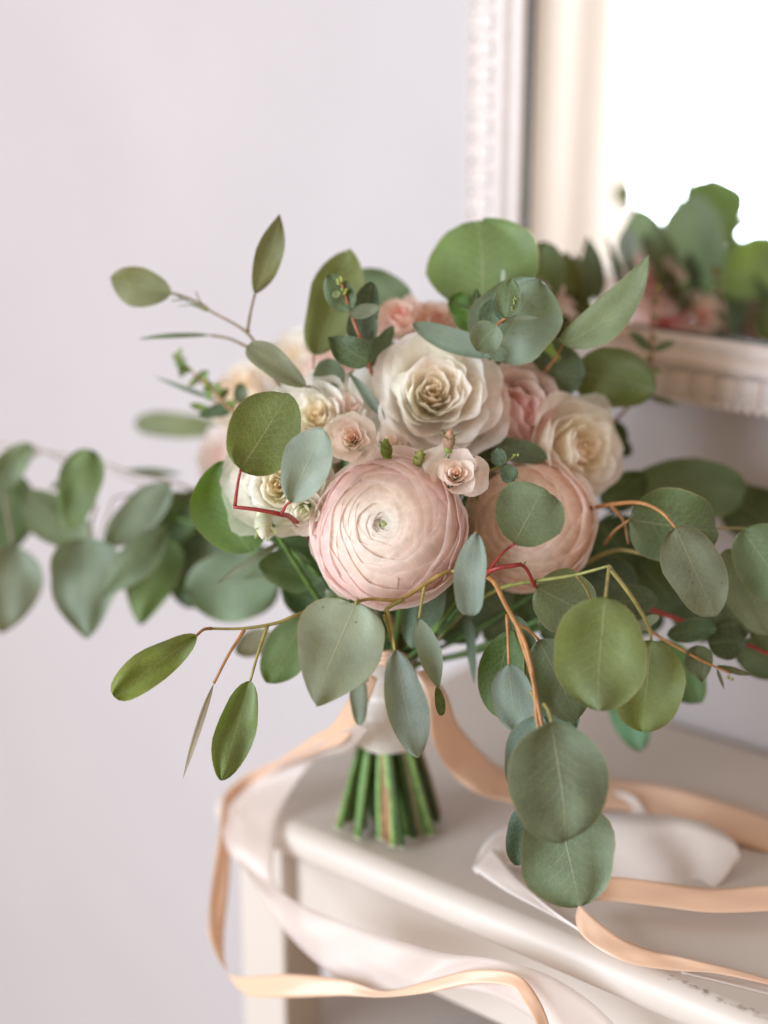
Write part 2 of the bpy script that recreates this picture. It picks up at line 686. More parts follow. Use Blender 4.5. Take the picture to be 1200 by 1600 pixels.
# ------------------------------------------------------------------ leaves
GRAY = (0.285, 0.335, 0.285)
BLUE = (0.175, 0.235, 0.205)
SAGE = (0.175, 0.225, 0.135)
GREEN = (0.095, 0.165, 0.055)
OLIVE = (0.185, 0.195, 0.095)
LIME = (0.185, 0.235, 0.055)
BRIGHT = (0.135, 0.30, 0.035)
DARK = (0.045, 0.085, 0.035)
TAUPE = (0.20, 0.205, 0.145)
SHAPES = {'round': (0.46, 0.50), 'oval': (0.60, 0.60), 'ovate': (0.50, 0.85), 'lance': (0.85, 1.05), 'heart': (0.36, 0.80), 'disc': (0.50, 0.36),
          'blunt': (0.62, 0.40), 'drop': (0.44, 1.1)}
_lc = [0]


def leaf_geo(B, Tp, width, side, shape, col, cup=0.12, bend=0.10, wave=0.05, skew=0.0, nu=8, nv=14):
    ax = Tp - B
    Ln = ax.length
    ax = ax / Ln
    side = (side - ax * side.dot(ax)).normalized()
    nr = ax.cross(side).normalized()
    p, q = SHAPES[shape]
    pk = p / (p + q)
    mxv = pk ** p * (1 - pk) ** q
    seed = _lc[0] * 7.31
    _lc[0] += 1
    vs, uv, cs, fs = [], [], [], []
    jb = 1 + random.uniform(-.12, .12)
    jc = [jb * (1 + random.uniform(-.04, .06)), jb, jb * (1 + random.uniform(-.10, .03))]
    c = tuple(a * b * 0.90 for a, b in zip(col, jc))
    for j in range(nv + 1):
        t = j / nv
        v = (1 - math.cos(math.pi * t)) / 2
        v = min(max(v, 0.0008), 0.9992)
        hw = width / 2 * (v ** p * (1 - v) ** q) / mxv
        for i in range(nu + 1):
            u = -1 + 2 * i / nu
            e = 1 + 0.20 * noise.noise(Vector((v * 2.2, math.copysign(1.0, u) * 3.0, seed))) + 0.02 * noise.noise(Vector((v * 9, math.copysign(1.0, u) * 3.0, seed)))
            x = hw * u * e
            wv = 1.9 * wave * width * (noise.noise(Vector((v * 2.2 + seed, u * 1.3, 0.5))) * (0.3 + abs(u)))
            z = cup * width * 2 * (u * u * (hw / (width / 2)) ** 2) * 0.5 + bend * Ln * (4 * v * (1 - v)) + wv
            sk = skew * width * (4 * v * (1 - v))
            tipx = 0.05 * width * math.sin(seed) * max(0, v - 0.55) ** 2 * 5
            vs.append(B + ax * (Ln * (v + 0.03 * noise.noise(Vector((u * 1.5, seed, 2.0))) * math.sin(math.pi * v))) + side * (x + sk + tipx) + nr * z)
            uv.append((u, v))
            cs.append(c)
    for j in range(nv):
        for i in range(nu):
            a = j * (nu + 1) + i
            fs.append((a, a + 1, a + nu + 2, a + nu + 1))
    return vs, fs, uv, cs


def add_leaf(parent, base, tip, w, d, dd=0.0, roll=0.0, col=GREEN, shape='round', cup=0.10, bend=-0.06, wave=0.10, skew=0.0,
             refl=False, label=None, nu=8, nv=14):
    """base, tip in photograph pixels, w apparent width in pixels, d distance, dd how much farther the tip is"""
    B = P(base[0], base[1], d)
    E = P(tip[0], tip[1], d + dd)
    ax = (E - B).normalized()
    vd = (B - CAM).normalized()
    side = ax.cross(vd).normalized()
    r = math.radians(roll)
    width = w * d / F / max(0.22, abs(math.cos(r)))
    side = Matrix.Rotation(r, 3, ax) @ side
    vs, fs, uv, cs = leaf_geo(B, E, width, side, shape, col, cup, bend, wave, skew, nu, nv)
    if refl:
        vs = [reflect(v) for v in vs]
    return part("leaf", vs, fs, M_LEAF, parent, uv, cs, True, label)


# bouquet axis
AXX, AXY = 0.0018, 0.677
BIND_Z = CAM_H - 0.288
HAND_Z = CAM_H - 0.332
_sk = [0]


def stem_tail(g, start, r, col, lean=None):
    """from a point in the head of the bouquet down through the binding to the cut end on the table"""
    k = _sk[0]
    _sk[0] += 1
    a = k * 2.39996
    rad = math.sqrt((k % 19 + 0.6) / 19.6)
    b0 = Vector((AXX + math.cos(a) * 0.0095 * rad, AXY + math.sin(a) * 0.0095 * rad, BIND_Z - 0.01))
    b1 = Vector((AXX + math.cos(a) * 0.0105 * rad, AXY + math.sin(a) * 0.0105 * rad, HAND_Z + 0.012))
    sp = (0.0265 * rad + 0.001) * random.uniform(0.88, 1.08)
    a2 = a + 0.25
    e = Vector((AXX + math.cos(a2) * sp, AXY + math.sin(a2) * sp * 0.9, TABLE_Z + 0.0028 + random.random() * 0.001))
    mid = start.lerp(b0, 0.55) + Vector((0, 0, -0.004))
    m2 = b1.lerp(e, 0.55) + Vector((random.uniform(-.0008, .0008), random.uniform(-.0008, .0008), 0))
    g.tube([start, mid, b0, b1, m2, e], [r * 0.8, r, r, r, r * random.choice([1, 1, 1.25]), r * 1.0], col, 7, 4)
    g.tube([e + Vector((0, 0, 0.00005)), e + Vector((0, 0, -0.0007))], [r * 0.98, r * 0.9], (0.55, 0.58, 0.36), 7, 1)


STG = (0.10, 0.19, 0.045)
STD = (0.035, 0.085, 0.02)
STR = (0.30, 0.035, 0.03)
STB = (0.34, 0.17, 0.07)
STY = (0.30, 0.26, 0.08)
STO = (0.42, 0.20, 0.07)


def sprig(name, label, stem, leaves, scol=STB, r=0.0010, tail=True, group="eucalyptus sprigs in the bouquet", twigs=(), buds=(), refl=False, tcol=None, taild=0.70):
    """stem: list of (px,py,d) from the tip of the twig inwards; leaves: dicts/tuples with optional 'from' joint"""
    pts = [P(*s) for s in stem]
    t = thing(name, label, "eucalyptus sprig", Vector((AXX, AXY, TABLE_Z)), group)
    g = Geo()
    g.tube(pts, [r * (0.55 + 0.5 * i / max(1, len(pts) - 1)) for i in range(len(pts))], scol, 7, 6)
    for tw in twigs:
        tp = [P(*s) for s in tw[0]]
        g.tube(tp, [tw[1] * (0.7 + 0.4 * i / (len(tp) - 1)) for i in range(len(tp))], tw[2], 6, 5)
    if tail:
        stem_tail(g, pts[-1], random.uniform(0.0010, 0.0017), tcol or random.choice([STG, STD, STG, (0.36, 0.20, 0.10), (0.30, 0.27, 0.16), (0.18, 0.30, 0.09)]))
    if refl:
        g.v = [reflect(v) for v in g.v]
    g.build("stem", M_STEM, t)
    for lf in leaves:
        a = dict(lf)
        fr = a.pop('fr', None)
        pc = a.pop('pc', scol)
        if fr:
            gp = Geo()
            e = P(a['base'][0], a['base'][1], a['d'])
            s = P(*fr)
            m_ = s.lerp(e, 0.5) + Vector((0, 0, 0.0012))
            gp.tube([s, m_, e], [0.0008, 0.00062, 0.0006], pc, 6, 4)
            if refl:
                gp.v = [reflect(v) for v in gp.v]
            gp.build("petiole", M_STEM, t)
        add_leaf(t, refl=refl, **a)
    for b in buds:
        gb = Geo()
        c = P(b[0], b[1], b[2])
        for k in range(b[4] if len(b) > 4 else 5):
            dv = Vector((random.uniform(-1, 1), random.uniform(-1, 1), random.uniform(-.4, 1))) * b[3]
            gb.ball(c + dv, b[3] * 0.42, (0.28, 0.34, 0.07), 1.5, dv + Vector((0, 0, .001)), 6, 4)
        gb.build("bud_cluster", M_STEM, t)
    return t


def lf(base, tip, w, d, **k):
    return dict(base=base, tip=tip, w=w, d=d, **k)


# ------------------------------------------------------------------ flowers
def cam_rot(ax, ay, spin=0.0):
    """rotation whose z axis points from the flower to the camera, tilted by ax (right) and ay (up)"""
    z = (CX * ax + CUP * ay - CFW).normalized()
    x = CX - z * CX.dot(z)
    x.normalize()
    y = z.cross(x)
    m = Matrix((x, y, z)).transposed()
    return m @ Matrix.Rotation(spin, 3, 'Z')


def lerp3(a, b, t):
    return tuple(x * (1 - t) + y * t for x, y in zip(a, b))


def petal_obj(parent, fn, c0, c1, nu, nv, rimc=None, label=None):
    vs, uv, cs, fs = [], [], [], []
    for j in range(nv + 1):
        v = j / nv
        for i in range(nu + 1):
            u = -1 + 2 * i / nu
            vs.append(fn(u, v))
            uv.append((u * 0.5 + 0.5, v))
            c = lerp3(c0, c1, v)
            if rimc:
                k = max(0, (v - 0.8) / 0.2) ** 2
                c = lerp3(c, rimc, k * 0.8)
            cs.append(c)
    for j in range(nv):
        for i in range(nu):
            a = j * (nu + 1) + i
            fs.append((a, a + 1, a + nu + 2, a + nu + 1))
    me = new_mesh("petal", vs, fs, uv, cs)
    return link("petal", me, M_PETAL, parent)


def calyx_and_stem(t, cpos, axis, R, col=STG, refl=False, lowz=-0.72):
    g = Geo()
    b = cpos + axis * (R * lowz)
    g.tube([b + axis * R * 0.12, b, b - axis * R * 0.16], [R * 0.30, R * 0.22, 0.0018], (0.12, 0.20, 0.05), 8, 3)
    inv = t.matrix_basis.inverted()
    g.build("calyx", M_STEM, t)
    g2 = Geo()
    stem_tail(g2, b - axis * R * 0.14, random.uniform(0.0013, 0.0019), random.choice([col, STD, (0.30, 0.27, 0.16), (0.12, 0.24, 0.06), (0.08, 0.17, 0.04), (0.20, 0.34, 0.11)]))
    g2.build("stem", M_STEM, t)


def rose(label, px, py, d, Rpx, ax, ay, cols, n=30, ruffle=0.05, openness=1.0, spin=0.0, name="garden_rose", cat="rose", group=None,
         stemcol=STG, curl=1.0, pointed=0.0, refl=False, core=0.02, fine=True, rn=(13, 10), sepals=False, hgt=1.0, tight=1.15):
    R = Rpx * d / F
    rot = cam_rot(ax, ay, spin)
    pos = P(px, py, d)
    if refl:
        pos = reflect(pos)
        z = rot @ Vector((0, 0, 1))
        z = z - NB * (2 * z.dot(NB))
        rot = z.to_track_quat('Z', 'Y').to_matrix()
    t = thing(name, label, cat, pos, group, rot)
    rnd = random.Random(int(px * 31 + py * 7))
    cin, cmid, cout = cols
    for i in range(n):
        s = i / (n - 1)
        q_ = s / 0.62
        rf_ = core + (0.50 - core) * q_ if q_ < 1 else 0.52 + 0.48 * ((s - 0.62) / 0.38) ** 0.9
        rr = R * rf_ * (1 + rnd.uniform(-.06, .06))
        hh = R * hgt * (0.26 + 0.22 * min(1, rf_ / 0.5) ** 1.5 - (0.16 + 0.62 * openness) * max(0, rf_ - 0.45) ** 1.3 * 1.6) + R * rnd.uniform(-.035, .035)
        r0, z0 = R * (0.03 + 0.14 * s), -0.70 * R
        bul = 1.05 + 0.10 * s
        hw = (1.25 - 0.30 * s) * (1 + rnd.uniform(-.12, .12))
        if s < 0.25:
            hw *= 1.25
        f0 = i * 2.39996 + rnd.uniform(-.25, .25)
        zc = -0.25 * R - 0.25 * R * s
        ph1, ph2 = rnd.uniform(0, 6.28), rnd.uniform(0, 6.28)
        cu_ = curl * (0.05 + 0.33 * s ** 2) * (0.6 + rnd.random() * 0.8)
        rf = ruffle * (0.7 + 0.6 * s)
        tw = rnd.choice((-1, 1)) * 0.05 + 0.05
        seed = rnd.uniform(0, 99)
        notch = rnd.uniform(-0.04, 0.10)

        def fn(u, v, rr=rr, hh=hh, r0=r0, z0=z0, bul=bul, hw=hw, f0=f0, zc=zc, cu_=cu_, rf=rf, ph1=ph1, ph2=ph2, tw=tw, seed=seed, notch=notch):
            vv = v * (1 - 0.32 * abs(u) ** 2.8 + pointed * (1 - abs(u)) ** 2 * 0.10 - notch * math.exp(-(u / .25) ** 2) * v)
            vv *= 1 + 0.05 * rf / 0.05 * noise.noise(Vector((u * 3.1, seed, 1.0))) * v ** 3
            a, b_, c_ = (1 - vv) ** 2, 2 * vv * (1 - vv), vv * vv
            r = a * r0 + b_ * rr * bul + c_ * rr
            z = a * z0 + b_ * zc + c_ * hh
            k = max(0.0, vv - 0.55) / 0.45
            r += R * cu_ * 0.55 * k ** 2.5
            z -= R * cu_ * 0.42 * k ** 3.5
            wv = noise.noise(Vector((u * 2.2 + seed, vv * 1.6, seed))) * 2 - 0.0
            r += R * rf * wv * vv ** 2 + R * rf * 0.45 * math.sin(u * 6.5 + ph1) * k ** 2
            z += R * rf * 0.7 * math.sin(u * 8 + ph2) * k ** 2
            r *= 1 + tw * u
            an = f0 + u * hw * (0.42 + 0.58 * min(1, vv * 1.6))
            return Vector((r * math.cos(an), r * math.sin(an), z))

        c = lerp3(cin, cmid, min(1, s / 0.45)) if s < 0.45 else lerp3(cmid, cout, (s - 0.45) / 0.55)
        c = tuple(min(1, x * (1 + rnd.uniform(-.03, .03))) for x in c)
        base_c = lerp3(lerp3(c, cin, 0.3), (0.99, 0.96, 0.90), 0.35)  # brightening put into the base colour, so creases between petals look less shaded
        petal_obj(t, fn, base_c, c, rn[0], rn[1], rimc=lerp3(c, cout, 0.5))
    axis = rot @ Vector((0, 0, 1))
    calyx_and_stem(t, pos, axis, R, stemcol)
    if sepals:
        for k in range(5):
            a = k * 1.2566 + 0.3
            dirv = rot @ Vector((math.cos(a), math.sin(a), 0.0))
            B = pos - axis * R * 0.68 + dirv * R * 0.15
            E = pos - axis * R * 0.35 + dirv * R * 1.0
            vs, fs, uv, cs = leaf_geo(B, E, R * 0.42, dirv.cross(axis), 'lance', (0.16, 0.25, 0.05), 0.1, 0.15, 0.05)
            part("sepal", vs, fs, M_LEAF, t, uv, cs)
    return t


def ranunculus(label, px, py, d, Rpx, ax, ay, cols, n=96, spin=0.0, group=None, sq=1.0):
    R = Rpx * d / F
    rot = cam_rot(ax, ay, spin)
    pos = P(px, py, d)
    t = thing("ranunculus", label, "ranunculus", pos, group, rot)
    rnd = random.Random(int(px * 13 + py))
    cin, cmid, cout = cols
    for i in range(n):
        s = i / (n - 1)
        q_ = s / 0.84
        th = math.asin(0.03 + 0.94 * q_ ** 1.12) if q_ < 1 else math.radians(76 + 26 * (q_ - 1) / 0.19)
        S = R * rnd.uniform(0.988, 1.012) * (0.76 + 0.20 * s ** 0.8) - R * 0.08 * math.exp(-(s / 0.10) ** 2) + (R * 0.022 if s > 0.27 else 0)
        hwid = min(1.8, 0.80 / max(0.34, math.sin(th))) * rnd.uniform(.8, 1.2)
        f0 = i * 2.39996 + rnd.uniform(-.2, .2)
        seed = rnd.uniform(0, 99)
        ext = math.radians(62)
        rnd_e = math.radians(4 + 22 * s ** .8)
        fl = R * rnd.uniform(0.3, 1.9) * (0.012 + 0.024 * s + 0.06 * max(0, s - 0.75) * 4 * rnd.random())
        tw = 0.022
        thj = math.radians(rnd.uniform(-3.2, 3.2)) * (0.15 + s)

        def fn(u, v, th=th + thj, S=S, hwid=hwid, f0=f0, seed=seed, fl=fl, rnd_e=rnd_e, s=s):
            e = th + rnd_e * abs(u) ** 2.4 + 0.085 * (0.2 + s) * noise.noise(Vector((u * 2.6, seed, 0.0)))
            a = e + ext * (1 - v)
            k = max(0.0, (v - 0.55) / 0.45)
            SS = S * (1 + tw * u) + fl * k ** 2.5 + R * 0.030 * (0.4 + s) * noise.noise(Vector((u * 2 + seed, v * 2, seed))) * (0.3 + k)
            r = SS * math.sin(a)
            z = SS * math.cos(a) * (0.74 + 0.0 * s)
            if a > math.pi / 2:
                r = SS * (math.sin(a) * 0.9 + 0.1)
            an = f0 + u * hwid * (0.75 + 0.25 * v)
            return Vector((r * math.cos(an), r * math.sin(an), z))

        c = lerp3(cin, cmid, min(1, s / 0.45)) if s < 0.45 else lerp3(cmid, cout, (s - 0.45) / 0.55)
        c = tuple(min(1, x * (1 + rnd.uniform(-.025, .025))) for x in c)
        petal_obj(t, fn, lerp3(c, (0.99, 0.96, 0.92), 0.75), c, 14, 8, rimc=lerp3(c, (0.99, 0.96, 0.94), 0.7))  # pale base and rim; the paling also brightens shaded grooves between petals
    gb = Geo()
    axis = rot @ Vector((0, 0, 1))
    gb.ball(pos + axis * R * 0.50, R * 0.05, (0.30, 0.32, 0.12), 0.7, axis, 10, 6)
    gb.build("centre", M_STEM, t)
    calyx_and_stem(t, pos, axis, R, STG, lowz=-0.55)
    return t


W_CREAM = ((0.985, 0.88, 0.74), (0.985, 0.96, 0.90), (0.98, 0.95, 0.92))
W_WHITE = ((0.98, 0.86, 0.62), (0.98, 0.96, 0.88), (0.98, 0.97, 0.95))
W_PEACH = ((0.96, 0.76, 0.66), (0.98, 0.86, 0.77), (0.98, 0.90, 0.83))
W_BLUSH = ((0.94, 0.80, 0.75), (0.95, 0.86, 0.82), (0.95, 0.89, 0.87))
W_PINK = ((0.93, 0.66, 0.64), (0.96, 0.76, 0.74), (0.96, 0.80, 0.78))
W_CORAL = ((0.95, 0.64, 0.58), (0.97, 0.77, 0.70), (0.97, 0.82, 0.75))
W_IVORYP = ((0.96, 0.82, 0.62), (0.96, 0.89, 0.78), (0.96, 0.90, 0.84))

ranunculus("large pale pink ranunculus facing the camera, with tight rings of petals round a cream heart", 609, 828, 0.672, 121, -0.16, 0.17,
           ((0.98, 0.96, 0.89), (0.98, 0.86, 0.81), (0.98, 0.78, 0.75)), n=70, group="ranunculus flowers")
ranunculus("peach ranunculus partly hidden by a round green leaf and a red twig", 826, 820, 0.700, 103, -0.34, 0.10,
           ((0.98, 0.88, 0.78), (0.98, 0.83, 0.73), (0.98, 0.78, 0.68)), n=64, group="ranunculus flowers")
rose("large ruffled cream garden rose with an apricot heart, uppermost of the big open flowers", 680, 612, 0.690, 100, 0.05, 0.16, W_CREAM, n=40,
     ruffle=0.045, openness=1.0, group="large roses", rn=(18, 13), hgt=0.9, curl=1.15)
rose("dusky pink rose half hidden to the right of the ruffled cream garden rose", 803, 640, 0.708, 72, 0.30, -0.1, W_PINK, n=26, ruffle=0.05, openness=0.7, group="large roses")
rose("ivory peach rose seen from the side, facing right above the peach ranunculus", 905, 706, 0.712, 86, 0.75, 0.10, W_IVORYP, n=30, ruffle=0.05,
     openness=0.6, group="large roses", rn=(14, 10), hgt=1.0)
rose("white rose behind the small apricot spray rose and the gray round leaf", 496, 650, 0.696, 76, -0.10, 0.30, W_WHITE, n=26, ruffle=0.05, group="large roses")
rose("white garden rose with a yellow heart under the red petioles, left of the pale ranunculus", 436, 758, 0.682, 86, -0.12, 0.02, W_WHITE, n=36, ruffle=0.05,
     openness=0.8, group="large roses", rn=(12, 8))
rose("small white half-open rose tucked against the left rim of the pale ranunculus", 474, 798, 0.672, 36, -0.1, -0.3, ((0.85, 0.86, 0.60), (0.9, 0.88, 0.78), (0.9, 0.88, 0.82)), n=12,
     name="rose_bud", openness=0.2, group="small roses")
rose("small apricot spray rose above the top left rim of the pale ranunculus", 549, 684, 0.668, 37, -0.10, 0.12, W_PEACH, n=20, ruffle=0.05, name="spray_rose",
     cat="spray rose", group="small roses", pointed=1.0, curl=1.4, sepals=True)
rose("small apricot spray rose between the two ranunculus flowers, tilted to the left", 713, 740, 0.660, 43, 0.0, 0.12, W_PEACH, n=15, ruffle=0.04, name="spray_rose",
     cat="spray rose", group="small roses", pointed=0.6, curl=1.3, sepals=True, openness=1.1)
rose("pale blush spray rose with pointed petals behind the small apricot spray rose", 548, 634, 0.694, 32, -0.05, 0.5, W_BLUSH, n=14, name="spray_rose",
     cat="spray rose", group="small roses", pointed=1.0)
rose("small peach spray rose in shade among the green buds under the cream garden rose", 612, 694, 0.690, 30, 0.1, 0.4, W_PEACH, n=12, name="spray_rose",
     cat="spray rose", group="small roses", pointed=0.5)
rose("coral spray rose behind the small dark-leaved sprig at the top", 628, 494, 0.722, 42, -0.1, 0.8, W_CORAL, n=22, ruffle=0.08, name="spray_rose",
     cat="spray rose", group="coral spray roses", openness=0.9)
rose("coral spray rose under the big round green leaf at the top", 684, 500, 0.728, 40, 0.2, 0.8, W_CORAL, n=22, ruffle=0.08, name="spray_rose",
     cat="spray rose", group="coral spray roses", openness=0.9)
rose("soft blush rose deep behind the white rose and the tall olive leaf", 520, 578, 0.750, 52, -0.1, 0.4, ((0.93, 0.72, 0.68), (0.95, 0.80, 0.76), (0.95, 0.85, 0.82)), n=22, group="large roses")
rose("blurred cream rose at the back under the thin twig", 462, 556, 0.765, 54, -0.4, 0.6, W_CREAM, n=22, group="large roses")
rose("blurred ivory rose at the back beside the fine-leaved sprig", 378, 612, 0.780, 54, -0.5, 0.4, ((0.95, 0.80, 0.62), (0.96, 0.88, 0.76), (0.96, 0.93, 0.85)), n=22, group="large roses")
rose("blurred pale blush rose behind the bright green leaf", 345, 715, 0.800, 52, -0.7, 0.1, W_BLUSH, n=22, group="large roses")
rose("coral rose on the back of the bouquet, seen uppermost in the mirror", 1020, 440, 0.846, 54, -0.1, 0.3, W_CORAL, n=22, ruffle=0.08, group="roses on the back of the bouquet", name="spray_rose", cat="spray rose", refl=True)
rose("small coral spray rose in the mirror between the larger coral and dusty pink ones", 1096, 492, 0.856, 36, 0.0, 0.2, W_CORAL, n=18, ruffle=0.08, group="roses on the back of the bouquet", name="spray_rose", cat="spray rose", refl=True)
rose("pink rose on the back of the bouquet, seen lowest in the mirror", 1038, 500, 0.862, 48, 0.0, 0.1, ((0.94, 0.58, 0.56), (0.96, 0.70, 0.67), (0.97, 0.78, 0.75)), n=22, ruffle=0.08, group="roses on the back of the bouquet", name="spray_rose", cat="spray rose", refl=True)
rose("dusty pink rose on the back of the bouquet, seen at the edge of the mirror", 1190, 512, 0.893, 46, 0.2, 0.1, W_PINK, n=22, ruffle=0.06, group="roses on the back of the bouquet", name="spray_rose", cat="spray rose", refl=True)


# small unopened buds
def rose_bud(label, px, py, d, Rpx, ax, ay, tipc, bot=(0.20, 0.30, 0.05)):
    R = Rpx * d / F
    rot = cam_rot(ax, ay)
    pos = P(px, py, d)
    t = thing("flower_bud", label, "flower bud", pos, "closed rose buds", rot)
    rnd = random.Random(int(px))
    for i in range(7):
        f0 = i * 2.4
        s = i / 6

        def fn(u, v, f0=f0, s=s):
            r = R * (0.30 + 0.25 * s) * math.sin(math.pi * min(0.97, 0.12 + 0.80 * v)) ** 0.8 * (1 + 0.05 * u)
            z = R * (-0.9 + 2.0 * v * (1 - 0.12 * u * u - 0.12 * s))
            return Vector((r * math.cos(f0 + u * 1.5), r * math.sin(f0 + u * 1.5), z))
        petal_obj(t, fn, lerp3(tipc, bot, .3), tipc, 6, 6)
    axis = rot @ Vector((0, 0, 1))
    for k in range(5):
        a = k * 1.2566
        dirv = rot @ Vector((math.cos(a), math.sin(a), 0))
        B = pos - axis * R * 0.9 + dirv * R * 0.10
        E = pos + axis * R * (0.5 + 0.3 * rnd.random()) + dirv * R * (0.55 + 0.3 * rnd.random())
        vs, fs, uv, cs = leaf_geo(B, E, R * 0.75, dirv.cross(axis), 'ovate', bot, 0.2, -0.22, 0.05, nu=4, nv=8)
        part("sepal", vs, fs, M_LEAF, t, uv, cs)
    g = Geo()
    g.ball(pos - axis * R * 0.85, R * 0.42, bot, 0.9, axis)
    g.build("calyx", M_STEM, t)
    g = Geo()
    stem_tail(g, pos - axis * R * 1.1, 0.0013, STG)
    g.build("stem", M_STEM, t)
    return t


rose_bud("closed peach bud with green sepals over the lower edge of the cream garden rose", 702, 688, 0.660, 19, 0.05, 1.4, (0.88, 0.62, 0.50))
rose_bud("green bud just above the top rim of the pale ranunculus", 655, 716, 0.664, 17, 0.25, 0.9, (0.62, 0.62, 0.25))
rose_bud("round green bud beside the small apricot spray rose", 604, 702, 0.668, 18, -0.2, 1.6, (0.40, 0.48, 0.12))
rose_bud("pale green-tipped bud at the bottom of the white garden rose", 412, 822, 0.676, 27, 0.1, -1.1, (0.93, 0.93, 0.84), (0.62, 0.68, 0.42))

# ------------------------------------------------------------------ eucalyptus
EX = "eucalyptus_sprig"
sprig(EX, "airy sprig with four olive leaves reaching highest at the upper left", [(296, 466, .715), (325, 484, .712), (385, 519, .705), (410, 560, .70), (445, 615, .705), (500, 690, .72)], [
    lf((268, 458), (172, 437), 62, .718, col=OLIVE, shape='oval', bend=.03, fr=(325, 484, .712)),
    lf((398, 460), (438, 334), 44, .70, col=OLIVE, shape='lance', bend=.08, skew=-.1, fr=(386, 519, .705)),
    lf((330, 524), (218, 529), 9, .72, col=BLUE, shape='lance', roll=20, bend=.05, fr=(388, 543, .705)),
    lf((478, 604), (388, 538), 44, .69, col=TAUPE, shape='blunt', bend=.08, fr=(500, 615, .70)),
], scol=(0.20, 0.14, 0.08), r=.0009, twigs=[
    ([(268, 470, .716), (300, 468, .714), (322, 482, .712)], .0004, (0.10, 0.14, 0.05)),
    ([(272, 460, .716), (300, 474, .714), (322, 484, .712)], .0004, (0.10, 0.14, 0.05)),
    ([(306, 455, .716), (312, 470, .714), (322, 480, .712)], .0004, (0.18, 0.14, 0.07)),
    ([(280, 478, .716), (300, 477, .714), (322, 486, .712)], .0003, (0.10, 0.14, 0.05))], buds=[(323, 483, .712, .0012, 5), (386, 519, .705, .001, 4)])


def fine_sprig(label, stem, n, size, spread, col, d, extra=(), scol=STB, bud=None, tail=True, seed=1):
    """twig with many tiny leaves"""
    rnd = random.Random(seed)
    lv = list(extra)
    sm_ = catmull(stem, 8)
    for k in range(n):
        s = sm_[int((k / max(1, n - 1)) * 0.72 * (len(sm_) - 1))]
        a = rnd.uniform(0, 6.28)
        ln = size * rnd.uniform(.7, 1.3)
        e = (s[0] + math.cos(a) * ln, s[1] + math.sin(a) * ln)
        lv.append(lf((s[0], s[1]), e, ln * .5, s[2], dd=rnd.uniform(-.004, .004), col=tuple(c * rnd.uniform(.8, 1.2) for c in col), shape='oval', roll=rnd.uniform(-50, 50), nu=4, nv=6))
    return sprig(EX, label, stem, lv, scol=scol, r=.0008, buds=bud or (), tail=tail)


fine_sprig("fine sprig with tiny bright green leaves poking out at the left below the thin twig", [(278, 562, .75), (300, 580, .745), (335, 612, .74), (360, 640, .735), (420, 690, .73)], 26, 17, 1, (0.17, 0.27, 0.05), .74,
           extra=[lf((362, 638), (310, 648), 24, .74, col=DARK, shape='ovate'), lf((378, 632), (374, 598), 24, .74, col=BLUE, shape='oval'),
                  lf((345, 628), (240, 588), 8, .745, col=BLUE, shape='lance', bend=.06),
                  lf((330, 640), (296, 632), 12, .742, col=(0.17, 0.27, 0.05), shape='oval')], bud=[(285, 566, .75, .0016, 6), (325, 600, .742, .0022, 8)], seed=4)
sprig(EX, "sprig with one large olive oval leaf and a smoother gray leaf on red petioles", [(365, 792, .648), (400, 796, .648), (440, 804, .652), (458, 812, .668), (500, 860, .72)], [
    lf((376, 734), (452, 616), 112, .640, dd=.008, col=(0.155, 0.20, 0.055), shape='round', bend=-.05, cup=.05, fr=(367, 790, .648), pc=STR),
    lf((455, 784), (503, 670), 76, .645, dd=-.01, col=(0.29, 0.36, 0.33), shape='oval', cup=.08, fr=(440, 803, .650), pc=STR),
], scol=STR, r=.0013)
sprig(EX, "bright yellow-green leaf beside the white garden rose", [(395, 838, .70), (440, 850, .70), (500, 900, .70)], [
    lf((392, 862), (340, 722), 104, .690, col=BRIGHT, shape='round', skew=.12, cup=.05, bend=.03),
], scol=STG)
sprig(EX, "drooping dark green leaves under the white garden rose", [(440, 850, .715), (480, 880, .71), (540, 940, .70)], [
    lf((440, 846), (338, 912), 15, .700, col=OLIVE, shape='lance', bend=.08),
    lf((498, 905), (405, 880), 62, .712, dd=-.01, col=(0.075, 0.16, 0.03), shape='oval'),
    lf((500, 860), (425, 835), 50, .716, col=(0.065, 0.14, 0.03), shape='oval'),
    lf((520, 900), (460, 820), 50, .722, col=(0.075, 0.17, 0.03), shape='oval'),
    lf((515, 955), (440, 915), 60, .728, col=DARK, shape='oval'),
    lf((450, 872), (380, 905), 18, .712, col=SAGE, shape='lance'),
], scol=STG)
sprig(EX, "pale blurred leaf pointing left behind the fine-leaved sprig", [(352, 668, .86), (400, 690, .82), (470, 740, .78)], [
    lf((352, 668), (212, 662), 40, .86, col=(0.24, 0.28, 0.17), shape='blunt', bend=.04),
    lf((400, 690), (330, 656), 16, .84, col=(0.20, 0.32, 0.08), shape='lance'),
    lf((450, 600), (425, 565), 26, .80, col=(0.10, 0.26, 0.06), shape='oval'),
    lf((450, 600), (466, 572), 18, .80, col=(0.10, 0.26, 0.06), shape='oval')])
